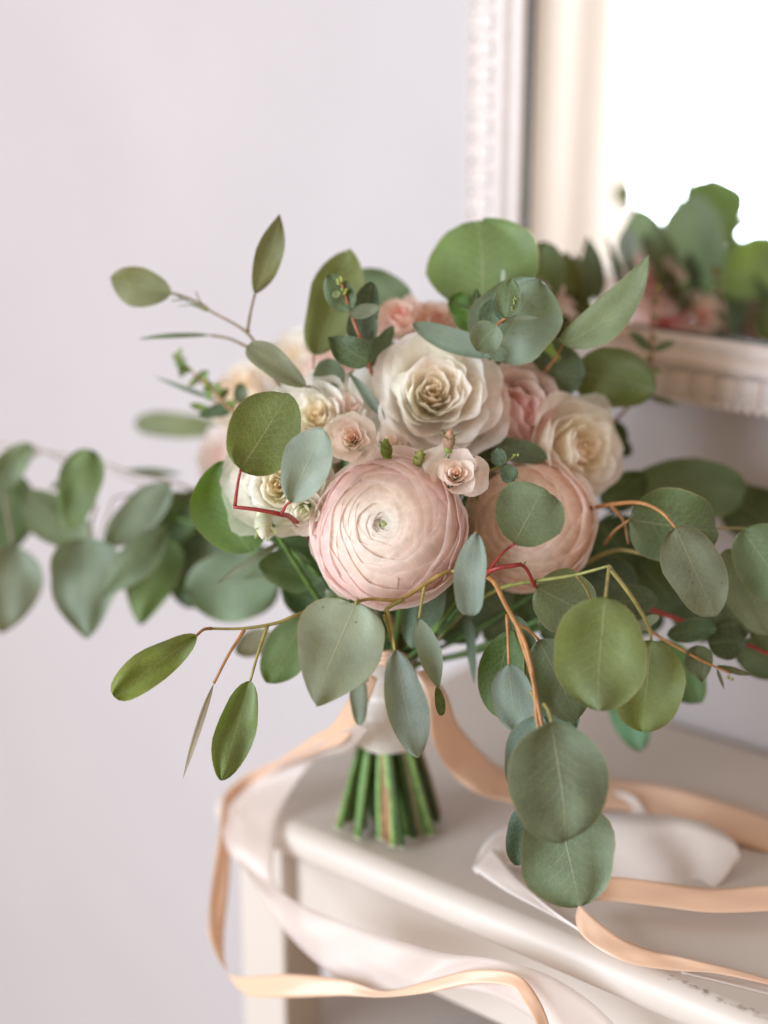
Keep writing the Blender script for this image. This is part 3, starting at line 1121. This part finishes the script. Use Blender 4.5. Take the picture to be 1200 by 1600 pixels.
sprig(EX, "long blurred sprig of gray and green leaves spreading out at the far left", [(-20, 690, .83), (70, 706, .82), (160, 724, .81), (210, 740, .80), (300, 765, .785), (400, 850, .75)], [
    lf((104, 828), (140, 702), 66, .765, col=(0.12, 0.19, 0.08), shape='blunt', fr=(150, 722, .80)),
    lf((-20, 770), (48, 692), 50, .79, col=SAGE, shape='oval', fr=(60, 706, .82)),
    lf((25, 740), (0, 868), 86, .80, col=(0.12, 0.19, 0.10), shape='round', fr=(20, 700, .82)),
    lf((20, 852), (2, 990), 112, .79, col=GRAY, shape='ovate', fr=(0, 740, .80)),
    lf((138, 842), (130, 998), 112, .77, col=(0.24, 0.30, 0.27), shape='heart', fr=(150, 790, .79)),
    lf((38, 770), (142, 858), 78, .79, col=SAGE, shape='oval'),
    lf((266, 756), (166, 852), 60, .775, col=(0.22, 0.27, 0.22), shape='oval', fr=(240, 745, .79)),
    lf((78, 765), (120, 736), 12, .80, col=BLUE, shape='lance'),
    lf((195, 735), (285, 740), 12, .80, col=BLUE, shape='lance'),
], scol=(0.30, 0.24, 0.18), r=.0007, twigs=[([(150, 860, .79), (170, 800, .79), (190, 775, .79), (300, 775, .785)], .0005, (.3, .24, .18)),
                          ([(30, 690, .82), (90, 715, .82), (100, 730, .81)], .0005, (.3, .24, .18)), ([(175, 735, .805), (230, 760, .80), (290, 790, .79)], .0005, (.3, .24, .18))])
sprig(EX, "blurred group of overlapping broad leaves at the left below the bright leaf", [(250, 800, .79), (330, 830, .77), (420, 880, .74)], [
    lf((300, 772), (232, 855), 74, .785, col=(0.09, 0.19, 0.06), shape='oval'),
    lf((252, 838), (214, 976), 90, .775, col=(0.10, 0.18, 0.045), shape='heart'),
    lf((262, 822), (158, 932), 56, .765, col=(0.13, 0.18, 0.11), shape='lance', bend=.15),
    lf((330, 830), (292, 950), 96, .785, col=(0.07, 0.12, 0.085), shape='oval'),
    lf((310, 800), (255, 890), 80, .79, col=(0.12, 0.22, 0.12), shape='round'),
    lf((436, 905), (290, 925), 120, .765, col=(0.17, 0.25, 0.17), shape='round'),
    lf((440, 880), (350, 880), 70, .775, col=(0.11, 0.17, 0.09), shape='oval'),
    lf((290, 770), (340, 830), 60, .79, col=(0.11, 0.24, 0.06), shape='round'),
], scol=STG)
sprig(EX, "drooping sprig with two narrow veined green leaves and a thin dry leaf", [(320, 982, .662), (378, 982, .664), (430, 974, .667), (462, 962, .67), (490, 955, .68), (560, 960, .695)], [
    lf((306, 994), (176, 1086), 58, .655, dd=-.01, col=LIME, shape='blunt', wave=.25, bend=.05, fr=(330, 982, .662), pc=STB),
    lf((391, 1064), (346, 1220), 62, .655, dd=-.006, col=(0.15, 0.22, 0.06), shape='oval', wave=.22, fr=(418, 978, .666), pc=STY),
    lf((334, 1068), (286, 1218), 11, .660, col=(0.32, 0.26, 0.20), shape='lance', roll=10, bend=.06, fr=(382, 984, .664), pc=STO),
    lf((478, 962), (420, 1068), 72, .690, col=(0.13, 0.21, 0.07), shape='oval', fr=(485, 955, .68)),
    lf((425, 990), (368, 1018), 40, .74, col=(0.17, 0.15, 0.10), shape='oval'),
], scol=STY, r=.0010)
sprig(EX, "sprig of smooth gray leaves hanging in front of the white wrapped handle", [(548, 946, .645), (575, 936, .647), (625, 936, .65), (665, 912, .652), (704, 893, .655), (760, 900, .68)], [
    lf((556, 944), (488, 1100), 138, .640, dd=-.012, col=GRAY, shape='heart', cup=.05, wave=.08, fr=(560, 938, .646), pc=STY),
    lf((617, 1016), (652, 1184), 64, .640, col=(0.27, 0.34, 0.33), shape='oval', cup=.12, fr=(604, 950, .648), pc=STY),
    lf((655, 966), (686, 1078), 38, .648, col=(0.24, 0.29, 0.25), shape='lance', fr=(664, 914, .652), pc=STY),
    lf((683, 1072), (691, 1118), 17, .649, col=(0.11, 0.16, 0.05), shape='blunt'),
    lf((540, 1038), (577, 1064), 40, .680, col=(0.20, 0.25, 0.18), shape='lance'),
    lf((560, 1050), (562, 1134), 30, .690, col=(0.24, 0.31, 0.27), shape='oval'),
    lf((675, 900), (640, 1012), 58, .690, col=(0.13, 0.19, 0.15), shape='oval'),
    lf((580, 945), (505, 940), 60, .700, col=SAGE, shape='round'),
    lf((690, 905), (655, 985), 44, .684, col=(0.11, 0.17, 0.12), shape='oval'),
    lf((730, 950), (742, 1070), 16, .70, col=(0.11, 0.17, 0.13), shape='lance'),
], scol=(0.33, 0.22, 0.07), r=.0011, twigs=[([(617, 1016, .641), (608, 985, .646), (602, 955, .648), (630, 936, .650)], .0009, STY)])
sprig(EX, "single pale gray-blue leaf hanging between the two ranunculus flowers", [(706, 893, .646), (722, 890, .646), (760, 893, .66)], [
    lf((744, 832), (736, 962), 50, .632, dd=-.004, roll=15, col=(0.29, 0.37, 0.36), shape='blunt', skew=-.08, cup=.12, fr=(712, 893, .645), pc=STY),
], scol=STY)
sprig(EX, "round green leaf on a red petiole in front of the peach ranunculus", [(836, 916, .655), (820, 886, .650), (800, 884, .650), (762, 894, .655), (740, 930, .68)], [
    lf((803, 850), (850, 762), 114, .636, dd=.004, col=(0.145, 0.20, 0.115), shape='disc', cup=.04, fr=(768, 886, .652), pc=STR),
    lf((838, 918), (926, 962), 96, .668, col=(0.15, 0.18, 0.09), shape='round', fr=(830, 908, .655), pc=STR),
], scol=STR, r=.0012, buds=[(818, 882, .650, .001, 4)])
sprig(EX, "two broad yellow-green leaves hanging from a bent green stem under the peach ranunculus", [(952, 884, .640), (900, 898, .646), (850, 906, .652), (790, 916, .67), (740, 940, .69)], [
    lf((946, 934), (930, 1110), 142, .620, dd=-.004, col=LIME, shape='round', cup=.04, bend=-.04, fr=(952, 886, .640), pc=STY),
    lf((1018, 1000), (1004, 1144), 116, .640, col=(0.17, 0.22, 0.05), shape='round', bend=.03),
    lf((925, 940), (950, 990), 40, .66, col=DARK, shape='oval', fr=(900, 898, .646), pc=STY),
], scol=(0.26, 0.28, 0.08), r=.0010, twigs=[([(1018, 1000, .640), (1012, 975, .640), (985, 930, .640), (950, 884, .640)], .00085, STY)])
sprig(EX, "long trailing sprig of gray-green leaves hanging lowest in front of the ribbons", [(848, 1140, .628), (840, 1100, .630), (822, 1010, .636), (790, 945, .645), (768, 905, .655), (740, 900, .68)], [
    lf((862, 1128), (891, 1314), 160, .618, col=(0.185, 0.215, 0.15), shape='round', cup=.05, bend=-.05, fr=(850, 1100, .628), pc=STY),
    lf((868, 1248), (908, 1416), 150, .640, col=(0.17, 0.215, 0.155), shape='round', cup=.05, bend=.04),
    lf((842, 1118), (808, 1246), 74, .634, col=(0.15, 0.21, 0.19), shape='oval', cup=.12, fr=(830, 1080, .632), pc=STY),
    lf((795, 1038), (806, 1145), 62, .640, col=(0.16, 0.22, 0.20), shape='oval', fr=(792, 960, .645), pc=STO),
    lf((830, 1252), (806, 1352), 54, .650, col=(0.09, 0.14, 0.12), shape='oval'),
    lf((800, 985), (778, 1120), 72, .665, col=(0.085, 0.16, 0.04), shape='oval', skew=-.1),
    lf((842, 1000), (905, 1124), 96, .648, col=(0.15, 0.19, 0.13), shape='oval', fr=(806, 975, .645), pc=STO),
    lf((830, 1060), (900, 1140), 70, .660, col=(0.11, 0.17, 0.14), shape='oval'),
    lf((840, 1200), (850, 1120), 40, .66, col=(0.12, 0.19, 0.17), shape='oval'),
    lf((800, 960), (812, 1090), 80, .672, col=(0.11, 0.16, 0.10), shape='oval'),
], scol=STO, r=.0012, twigs=[([(826, 1165, .63), (840, 1138, .63), (838, 1120, .63), (832, 1060, .632), (806, 975, .642)], .0008, STO),
                             ([(845, 1128, .63), (872, 1145, .63)], .0007, STY)])
sprig(EX, "sprig of broad sage leaves on the right with a long curved orange petiole", [(1240, 830, .70), (1160, 826, .70), (1100, 830, .69), (1040, 870, .69), (960, 860, .70), (880, 900, .71)], [
    lf((984, 812), (1120, 832), 128, .682, col=(0.12, 0.175, 0.075), shape='round', cup=.05),
    lf((1056, 825), (1118, 962), 92, .668, col=(0.165, 0.175, 0.105), shape='round', cup=.06),
    lf((1160, 827), (1232, 930), 106, .675, col=(0.13, 0.20, 0.10), shape='round'),
    lf((1136, 858), (1205, 990), 82, .690, col=(0.14, 0.155, 0.075), shape='round'),
], scol=STY, r=.0009, twigs=[([(1056, 825, .668), (1030, 798, .672), (990, 785, .68), (920, 794, .70)], .0009, STO), ([(984, 812, .682), (960, 830, .69), (945, 850, .70)], .0008, STB),
                             ([(982, 850, .69), (975, 815, .69), (955, 790, .69)], .0008, STB)])
sprig(EX, "low sprig with dark pointed leaves and a tiny bud at its orange tip", [(1142, 1052, .68), (1100, 1034, .68), (1045, 1004, .685), (980, 966, .69), (900, 940, .70)], [
    lf((1088, 1008), (1096, 1066), 46, .682, col=(0.10, 0.13, 0.07), shape='ovate'),
    lf((1120, 1040), (1176, 1056), 11, .68, col=(0.12, 0.13, 0.07), shape='lance'),
    lf((1120, 1045), (1132, 1078), 6, .68, col=(0.12, 0.13, 0.07), shape='lance'),
    lf((985, 986), (1030, 962), 18, .675, col=(0.20, 0.22, 0.15), shape='oval'),
    lf((948, 942), (1026, 935), 48, .694, col=(0.08, 0.11, 0.06), shape='oval'),
    lf((1042, 992), (1120, 980), 36, .692, col=(0.08, 0.12, 0.07), shape='oval'),
    lf((1106, 1005), (1165, 1000), 56, .695, col=(0.06, 0.09, 0.05), shape='round'),
    lf((1030, 1000), (1090, 1100), 70, .72, col=(0.075, 0.16, 0.04), shape='oval'),
    lf((965, 1040), (1000, 1175), 70, .75, col=(0.12, 0.26, 0.17), shape='oval'),
], scol=STO, r=.0008, buds=[(1142, 1060, .68, .0014, 4)])
sprig(EX, "red-stemmed sprig running out of frame at the right edge low down", [(1240, 1040, .70), (1150, 1000, .70), (1060, 968, .70), (960, 930, .71)], [
    lf((1160, 1000), (1130, 940), 60, .70, col=(0.10, 0.13, 0.06), shape='oval'),
    lf((1200, 1020), (1215, 950), 70, .70, col=(0.09, 0.13, 0.05), shape='round'),
    lf((1150, 1010), (1230, 1050), 60, .715, col=(0.07, 0.11, 0.05), shape='round'),
], scol=STR, r=.0012)
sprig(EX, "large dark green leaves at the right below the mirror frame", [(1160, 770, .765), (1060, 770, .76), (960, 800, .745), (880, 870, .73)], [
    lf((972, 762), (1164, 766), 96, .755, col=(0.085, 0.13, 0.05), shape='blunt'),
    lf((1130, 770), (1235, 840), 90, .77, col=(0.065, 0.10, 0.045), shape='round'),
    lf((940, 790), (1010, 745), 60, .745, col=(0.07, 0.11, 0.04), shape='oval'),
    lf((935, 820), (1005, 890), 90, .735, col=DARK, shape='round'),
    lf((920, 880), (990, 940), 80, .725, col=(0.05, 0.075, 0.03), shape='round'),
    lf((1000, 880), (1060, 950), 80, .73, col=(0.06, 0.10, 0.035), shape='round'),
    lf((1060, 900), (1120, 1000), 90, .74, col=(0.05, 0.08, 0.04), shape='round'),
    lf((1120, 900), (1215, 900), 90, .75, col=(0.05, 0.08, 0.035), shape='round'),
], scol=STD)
sprig(EX, "big round green leaf standing upright at the very top of the bouquet", [(755, 492, .715), (750, 540, .72), (735, 620, .73)], [
    lf((756, 492), (752, 346), 170, .712, dd=.01, col=(0.135, 0.205, 0.065), shape='disc', cup=.06, bend=-.04),
    lf((700, 470), (735, 480), 40, .715, col=(0.09, 0.20, 0.03), shape='oval'),
], scol=STY)
sprig(EX, "round gray-green leaf behind the small upright sprig, above the cream garden rose", [(772, 562, .700), (760, 580, .71), (740, 640, .73)], [
    lf((772, 562), (838, 436), 134, .690, dd=-.012, col=(0.19, 0.245, 0.20), shape='round', cup=.06, wave=.14),
    lf((770, 556), (644, 508), 40, .684, col=(0.19, 0.26, 0.235), shape='oval', bend=-.06, cup=.15),
], scol=STY)
sprig(EX, "small upright sprig of fresh little leaves in front of the round gray-green leaf", [(802, 480, .665), (795, 494, .668), (778, 506, .672), (765, 530, .69), (740, 600, .72)], [
    lf((790, 498), (799, 436), 38, .662, col=(0.10, 0.155, 0.065), shape='oval'),
    lf((775, 508), (742, 546), 52, .664, col=(0.13, 0.175, 0.09), shape='round'),
    lf((785, 505), (784, 452), 30, .672, col=(0.11, 0.18, 0.15), shape='oval'),
    lf((788, 496), (842, 497), 9, .662, col=(0.19, 0.23, 0.16), shape='lance'),
    lf((760, 515), (770, 468), 34, .68, col=DARK, shape='oval'),
    lf((745, 490), (744, 450), 17, .69, col=DARK, shape='lance'),
    lf((752, 512), (708, 490), 34, .70, col=(0.09, 0.20, 0.03), shape='oval'),
    lf((762, 540), (790, 562), 26, .672, col=(0.10, 0.14, 0.07), shape='oval'),
], scol=STB, r=.0009, buds=[(803, 478, .663, .0014, 5), (800, 488, .664, .0012, 5), (806, 468, .663, .0009, 3)])
sprig(EX, "large folded pale green leaf pointing up to the right across the mirror frame", [(880, 536, .70), (860, 570, .71), (800, 640, .73)], [
    lf((878, 538), (1016, 400), 62, .690, dd=-.01, roll=0, col=(0.19, 0.255, 0.165), shape='ovate', cup=.02, skew=-.34, wave=.08, bend=.04),
    lf((800, 560), (912, 592), 92, .715, col=(0.075, 0.115, 0.06), shape='round'),
    lf((896, 580), (1024, 606), 92, .725, col=(0.125, 0.16, 0.045), shape='round', wave=.2),
], scol=STB)
sprig(EX, "blurred dark leaves at the back in front of the mirror glass", [(860, 450, .76), (860, 520, .75), (800, 620, .74)], [
    lf((856, 470), (848, 378), 66, .765, col=SAGE, shape='round'),
    lf((890, 490), (882, 392), 50, .775, col=(0.13, 0.145, 0.06), shape='ovate'),
    lf((935, 470), (920, 368), 38, .80, col=(0.045, 0.065, 0.04), shape='lance'),
    lf((915, 480), (900, 395), 40, .79, col=(0.06, 0.08, 0.04), shape='lance'),
    lf((880, 540), (900, 460), 80, .77, col=(0.07, 0.09, 0.04), shape='round'),
    lf((830, 540), (850, 450), 60, .75, col=(0.07, 0.09, 0.04), shape='oval'),
], scol=STD)
sprig(EX, "tall olive leaf rising above the blush rose at the upper left", [(490, 556, .715), (492, 610, .715), (520, 700, .72)], [
    lf((492, 556), (540, 388), 84, .708, dd=.01, col=(0.145, 0.175, 0.055), shape='oval', skew=-.06),
    lf((645, 472), (546, 432), 64, .745, col=(0.19, 0.26, 0.19), shape='oval', skew=.05),
    lf((516, 612), (514, 560), 54, .70, col=(0.16, 0.22, 0.17), shape='round'),
    lf((602, 655), (544, 580), 18, .69, col=(0.20, 0.26, 0.24), shape='lance'),
], scol=STB)
sprig(EX, "small dark-leaved sprig with a reddish stem in front of the tall olive leaf", [(534, 442, .685), (541, 465, .685), (552, 500, .688), (572, 552, .69), (590, 620, .71)], [
    lf((548, 486), (512, 430), 46, .684, col=(0.075, 0.12, 0.04), shape='oval'),
    lf((556, 540), (580, 440), 46, .690, col=(0.085, 0.13, 0.10), shape='oval'),
    lf((545, 494), (592, 478), 22, .680, col=(0.19, 0.22, 0.17), shape='oval'),
    lf((576, 566), (512, 528), 52, .684, col=(0.045, 0.085, 0.02), shape='ovate'),
    lf((572, 575), (615, 510), 26, .695, col=(0.06, 0.09, 0.04), shape='oval'),
    lf((560, 540), (572, 480), 46, .694, col=(0.08, 0.12, 0.07), shape='oval'),
    lf((530, 455), (520, 464), 12, .682, col=(0.2, 0.26, 0.1), shape='oval'),
], scol=(0.32, 0.10, 0.05), r=.0010, buds=[(534, 440, .682, .0020, 7), (538, 458, .683, .0016, 6)])
sprig(EX, "tiny sprig with rounded leaflets above the round green leaf", [(805, 712, .665), (785, 725, .668), (760, 742, .674), (745, 780, .69)], [
    lf((782, 728), (776, 700), 24, .664, col=(0.085, 0.13, 0.09), shape='round'),
    lf((788, 726), (802, 754), 28, .664, col=(0.09, 0.14, 0.10), shape='round'),
    lf((855, 716), (768, 694), 40, .695, col=(0.10, 0.14, 0.08), shape='oval'),
    lf((780, 700), (742, 700), 40, .70, col=(0.05, 0.08, 0.03), shape='oval'),
    lf((770, 770), (740, 730), 44, .702, col=(0.05, 0.08, 0.03), shape='oval'),
], scol=(0.26, 0.28, 0.08), r=.0006, buds=[(806, 712, .664, .0009, 4)])
fine_sprig("blurred thin sprig standing in front of the lower mirror frame", [(1026, 440, .76), (1018, 500, .76), (1018, 560, .76), (1010, 600, .76), (960, 660, .75)], 7, 14, 1, (0.15, 0.2, 0.04), .76,
           extra=[lf((1018, 548), (984, 518), 16, .76, col=(0.06, 0.10, 0.05), shape='oval'), lf((1018, 548), (1054, 534), 13, .76, col=(0.06, 0.12, 0.05), shape='oval'),
                  lf((1010, 618), (1062, 634), 9, .76, col=(0.06, 0.10, 0.05), shape='lance')], scol=(0.25, 0.10, 0.06), seed=8)
sprig(EX, "very dark green leaves at the back right between the ivory rose and the mirror frame", [(960, 660, .76), (930, 680, .75), (860, 740, .74)], [
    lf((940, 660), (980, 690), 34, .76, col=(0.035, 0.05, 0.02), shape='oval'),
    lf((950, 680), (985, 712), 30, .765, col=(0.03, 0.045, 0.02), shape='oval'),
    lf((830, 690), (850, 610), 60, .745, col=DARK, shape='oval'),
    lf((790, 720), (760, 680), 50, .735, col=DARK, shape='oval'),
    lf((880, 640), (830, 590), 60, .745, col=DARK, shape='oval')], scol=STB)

# dark inner foliage that closes the gaps between the flowers
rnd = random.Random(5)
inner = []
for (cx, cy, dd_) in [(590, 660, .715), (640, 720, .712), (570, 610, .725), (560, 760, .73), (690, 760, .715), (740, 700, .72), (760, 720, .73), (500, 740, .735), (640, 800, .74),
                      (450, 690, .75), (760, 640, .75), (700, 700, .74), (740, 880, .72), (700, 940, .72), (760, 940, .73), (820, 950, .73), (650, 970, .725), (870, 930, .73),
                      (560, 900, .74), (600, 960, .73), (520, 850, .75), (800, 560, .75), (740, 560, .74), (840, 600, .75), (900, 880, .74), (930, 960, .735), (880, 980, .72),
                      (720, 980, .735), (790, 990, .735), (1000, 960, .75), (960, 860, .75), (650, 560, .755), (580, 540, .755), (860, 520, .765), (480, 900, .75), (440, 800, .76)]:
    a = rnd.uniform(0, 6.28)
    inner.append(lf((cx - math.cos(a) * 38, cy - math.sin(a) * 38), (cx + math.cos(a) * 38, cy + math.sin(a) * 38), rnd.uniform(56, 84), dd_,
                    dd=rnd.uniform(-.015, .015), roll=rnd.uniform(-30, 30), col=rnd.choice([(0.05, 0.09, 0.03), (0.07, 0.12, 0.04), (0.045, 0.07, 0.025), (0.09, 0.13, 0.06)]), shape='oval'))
sprig(EX, "gray-green leaves on the back of the bouquet, showing only in the mirror", [(1100, 330, .875), (1095, 400, .878), (1090, 480, .883), (1070, 540, .91)], [  # leaf colours lightened to stand in for light missing on this side
    lf((1092, 470), (1080, 302), 104, .873, col=(0.30, 0.42, 0.30), shape='oval', bend=.02),
    lf((1125, 545), (1100, 475), 60, .875, col=(0.21, 0.30, 0.18), shape='oval'),
    lf((1004, 440), (1006, 326), 72, .863, col=(0.30, 0.39, 0.29), shape='oval'),
    lf((984, 430), (980, 352), 36, .855, col=(0.45, 0.50, 0.49), shape='oval'),
    lf((1118, 440), (1235, 392), 96, .875, col=(0.29, 0.42, 0.12), shape='round'),
    lf((1140, 520), (1150, 440), 60, .89, col=(0.21, 0.29, 0.20), shape='oval'),
    lf((1150, 540), (1130, 470), 36, .89, col=(0.24, 0.33, 0.22), shape='oval'),
    lf((1190, 410), (1200, 368), 26, .885, col=(0.15, 0.20, 0.14), shape='oval'),
    lf((1145, 365), (1170, 335), 12, .88, col=(0.45, 0.50, 0.49), shape='oval'),
], scol=STB, refl=True)
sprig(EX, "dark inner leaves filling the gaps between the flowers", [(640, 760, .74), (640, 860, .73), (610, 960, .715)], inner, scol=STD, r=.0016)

# ------------------------------------------------------------------ handle wrap and ribbons
hw_ = thing("handle_wrap", "white satin ribbon wound round the stems as a handle", "ribbon wrap", Vector((AXX, AXY, HAND_Z)))
g = Geo()
nz_, na = 44, 40
for j in range(nz_ + 1):
    v = j / nz_
    z = HAND_Z + (BIND_Z - HAND_Z + 0.004) * v
    R0 = 0.0128 + 0.0013 * (1 - v) ** 2 - 0.0010 * math.sin(math.pi * v) + 0.0010 * v * v
    for i in range(na + 1):
        a = 2 * math.pi * i / na
        w_ = ((v * 5.0 - a / 6.2832) % 1.0)
        rr = R0 + 0.0011 * w_ + 0.00035 * math.sin(a * 6 + v * 9) + 0.0002 * math.sin(a * 13 + v * 30)
        g.v.append(Vector((AXX + math.cos(a) * rr, AXY + math.sin(a) * rr, z)))
        g.uv.append((i / na, v))
        g.c.append((1, 1, 1))
for j in range(nz_):
    for i in range(na):
        a = j * (na + 1) + i
        g.f.append((a, a + 1, a + na + 2, a + na + 1))
g.build("wrap", M_CREAM, hw_)


def ribbon_geo(ea, eb, n=7, sub=6):
    """two edges (lists of world points, same length) -> strip"""
    A = [Vector(p) for p in catmull([tuple(p) for p in ea], n)]
    B = [Vector(p) for p in catmull([tuple(p) for p in eb], n)]
    vs, uv, fs = [], [], []
    for k, (a, b) in enumerate(zip(A, B)):
        for i in range(sub + 1):
            t = i / sub
            p = a.lerp(b, t)
            p = p + (a - b).length * (0.10 * math.sin(math.pi * t) * math.sin(k * 0.31) + 0.05 * math.sin(2 * math.pi * t) * math.sin(k * 0.5 + 1)) * Vector((0.25, -0.9, 0.3))
            vs.append(p)
            uv.append((t, k * 0.12))
    for k in range(len(A) - 1):
        for i in range(sub):
            a = k * (sub + 1) + i
            fs.append((a, a + 1, a + sub + 2, a + sub + 1))
    return vs, fs, uv


def ribbon(name, label, ea, eb, mat, group="satin ribbons"):
    vs, fs, uv = ribbon_geo(ea, eb)
    base = sum((Vector(v) for v in vs), Vector()) / len(vs)
    me = new_mesh(name, [v - base for v in vs], fs, uv)
    o = link(name, me, mat, None, base)
    md = o.modifiers.new("thickness", 'SOLIDIFY')
    md.thickness = 0.00012
    return tag(o, label, "ribbon", group)


def E(lst):
    return [P(*p) for p in lst]


ribbon("ribbon", "peach ribbon falling left from the handle over the table corner and looping below",
       E([(575, 1050, .700), (548, 1085, .705), (520, 1130, .715), (486, 1152, .735), (436, 1186, .765), (392, 1206, .785), (352, 1240, .785), (342, 1300, .770), (330, 1390, .765), (326, 1460, .76), (350, 1512, .745), (375, 1526, .735), (450, 1522, .715), (535, 1530, .70), (600, 1549, .69), (670, 1532, .675), (740, 1515, .665), (800, 1520, .655), (832, 1545, .65), (858, 1600, .64), (866, 1680, .63)]),
       E([(590, 1060, .700), (566, 1120, .705), (536, 1160, .715), (498, 1176, .74), (446, 1198, .77), (402, 1224, .79), (374, 1256, .79), (364, 1300, .775), (357, 1390, .77), (350, 1460, .765), (354, 1514, .745), (385, 1554, .73), (450, 1559, .712), (535, 1556, .698), (600, 1558, .688), (670, 1551, .673), (740, 1537, .663), (793, 1540, .653), (815, 1560, .648), (838, 1604, .638), (842, 1680, .628)]), M_PEACH)
ribbon("ribbon", "wide sheer cream ribbon looping down from the table corner in front of the apron",
       E([(560, 1130, .70), (500, 1160, .73), (420, 1205, .775), (356, 1262, .78), (352, 1320, .765), (385, 1365, .755), (425, 1430, .74), (475, 1487, .725), (525, 1526, .71), (585, 1551, .70), (655, 1550, .68), (740, 1548, .665), (820, 1585, .655), (900, 1650, .645), (960, 1740, .64)]),
       E([(575, 1140, .70), (545, 1175, .73), (486, 1195, .765), (438, 1270, .765), (427, 1340, .755), (430, 1380, .75), (462, 1408, .735), (520, 1434, .72), (580, 1456, .705), (650, 1478, .69), (700, 1490, .675), (780, 1500, .665), (870, 1530, .655), (960, 1600, .645), (1040, 1720, .64)]), M_SHEER)
ribbon("ribbon", "peach ribbon curling right from the handle and running behind the hanging leaves",
       E([(650, 1050, .700), (668, 1090, .700), (674, 1150, .715), (700, 1202, .735), (742, 1238, .745), (795, 1254, .75), (860, 1262, .755), (970, 1266, .765), (1060, 1288, .755), (1130, 1310, .745), (1230, 1342, .735)]),
       E([(665, 1045, .705), (697, 1082, .705), (714, 1128, .725), (746, 1168, .75), (778, 1196, .765), (822, 1212, .77), (880, 1212, .775), (970, 1218, .785), (1060, 1232, .775), (1130, 1252, .765), (1230, 1285, .755)]), M_PEACH)
ribbon("ribbon", "wide white ribbon loop standing on its edge on the table behind the lowest leaves",
       E([(1158, 1338, .72), (1146, 1312, .727), (1105, 1288, .735), (1040, 1274, .74), (960, 1271, .745), (880, 1274, .745), (810, 1284, .742), (762, 1312, .73), (738, 1356, .715)]),
       E([(1154, 1346, .719), (1126, 1380, .712), (1095, 1400, .708), (1040, 1402, .708), (960, 1396, .712), (880, 1382, .716), (830, 1362, .72), (790, 1352, .718), (744, 1366, .713)]), M_CREAM)
ribbon("ribbon", "white ribbon lying folded along the table edge under the lowest leaves",
       E([(738, 1357, .7135), (790, 1392, .70), (850, 1424, .688), (900, 1452, .678), (940, 1482, .668)]),
       E([(772, 1326, .722), (800, 1362, .708), (846, 1408, .692), (892, 1442, .680), (942, 1474, .669)]), M_CREAM)
ribbon("ribbon", "narrow peach ribbon lying straight to the right edge behind the curved one",
       E([(904, 1412, .676), (925, 1376, .684), (960, 1370, .69), (1033, 1378, .688), (1117, 1387, .685), (1230, 1382, .685)]),
       E([(900, 1432, .674), (918, 1410, .680), (955, 1408, .684), (1033, 1417, .68), (1117, 1426, .676), (1230, 1422, .676)]), M_PEACH)
ribbon("ribbon", "shiny peach ribbon curving along the front of the table at the right",
       E([(903, 1412, .675), (912, 1420, .668), (933, 1438, .662), (971, 1466, .656), (1025, 1486, .651), (1075, 1498, .648), (1137, 1512, .645), (1230, 1538, .640)]),
       E([(899, 1432, .673), (902, 1450, .664), (918, 1470, .657), (950, 1491, .651), (992, 1508, .647), (1058, 1517, .645), (1120, 1521, .643), (1230, 1545, .638)]), M_PEACH)
ribbon("ribbon", "cream ribbon end arching up behind the white loop under the peach one",
       E([(900, 1250, .775), (950, 1236, .775), (990, 1244, .77), (1012, 1272, .76)]),
       E([(900, 1262, .773), (945, 1252, .773), (978, 1262, .768), (996, 1280, .759)]), M_CREAM)
# knot on top of the handle
kn = thing("ribbon_knot", "small peach ribbon knot at the top of the white handle", "ribbon knot", P(600, 1030, .70), "satin ribbons")
for k in range(3):
    g = Geo()
    pts, rad = [], []
    for i in range(9):
        a = i / 8 * math.pi
        pts.append(P(572 + 62 * i / 8, 1034 - 6 * math.sin(a) + (k - 1) * 7, .7075 - .012 * math.sin(a) - 0.001 * (k == 1)))
        rad.append(0.0016 + 0.0004 * math.sin(i * 1.3 + k))
    g.tube(pts, rad, (1, 1, 1), 8, 3)
    g.build("fold", M_PEACH, kn)

# ------------------------------------------------------------------ worn paint along the table edge, thin ribbon thread
g = Geo()
rnd = random.Random(3)
for k in range(46):
    t_ = rnd.random()
    p0 = T(1040 + 190 * t_, 1526 + 79 * t_ + rnd.uniform(-5, 4), 0.00015)
    ln = rnd.uniform(0.0006, 0.0030)
    d_ = (UB + NB * rnd.uniform(-.35, .35)).normalized()
    pts = [p0, p0 + d_ * ln * .5 + NB * rnd.uniform(-.0003, .0003), p0 + d_ * ln]
    g.tube(pts, [0.00008, rnd.uniform(0.0001, 0.00022), 0.00006], (0.25, 0.17, 0.12), 4, 2)
wear = g.build("paint_wear", M_INK, table)
wear["kind"] = "stuff"
ribbon("ribbon", "hair-thin cream ribbon edge lying flat on the table under the shiny peach ribbon",
       [T(1066, 1517, .0006), T(1130, 1532, .0006), T(1250, 1562, .0006)],
       [T(1064, 1520, .0006), T(1129, 1535.5, .0006), T(1249, 1566, .0006)], M_CREAM)
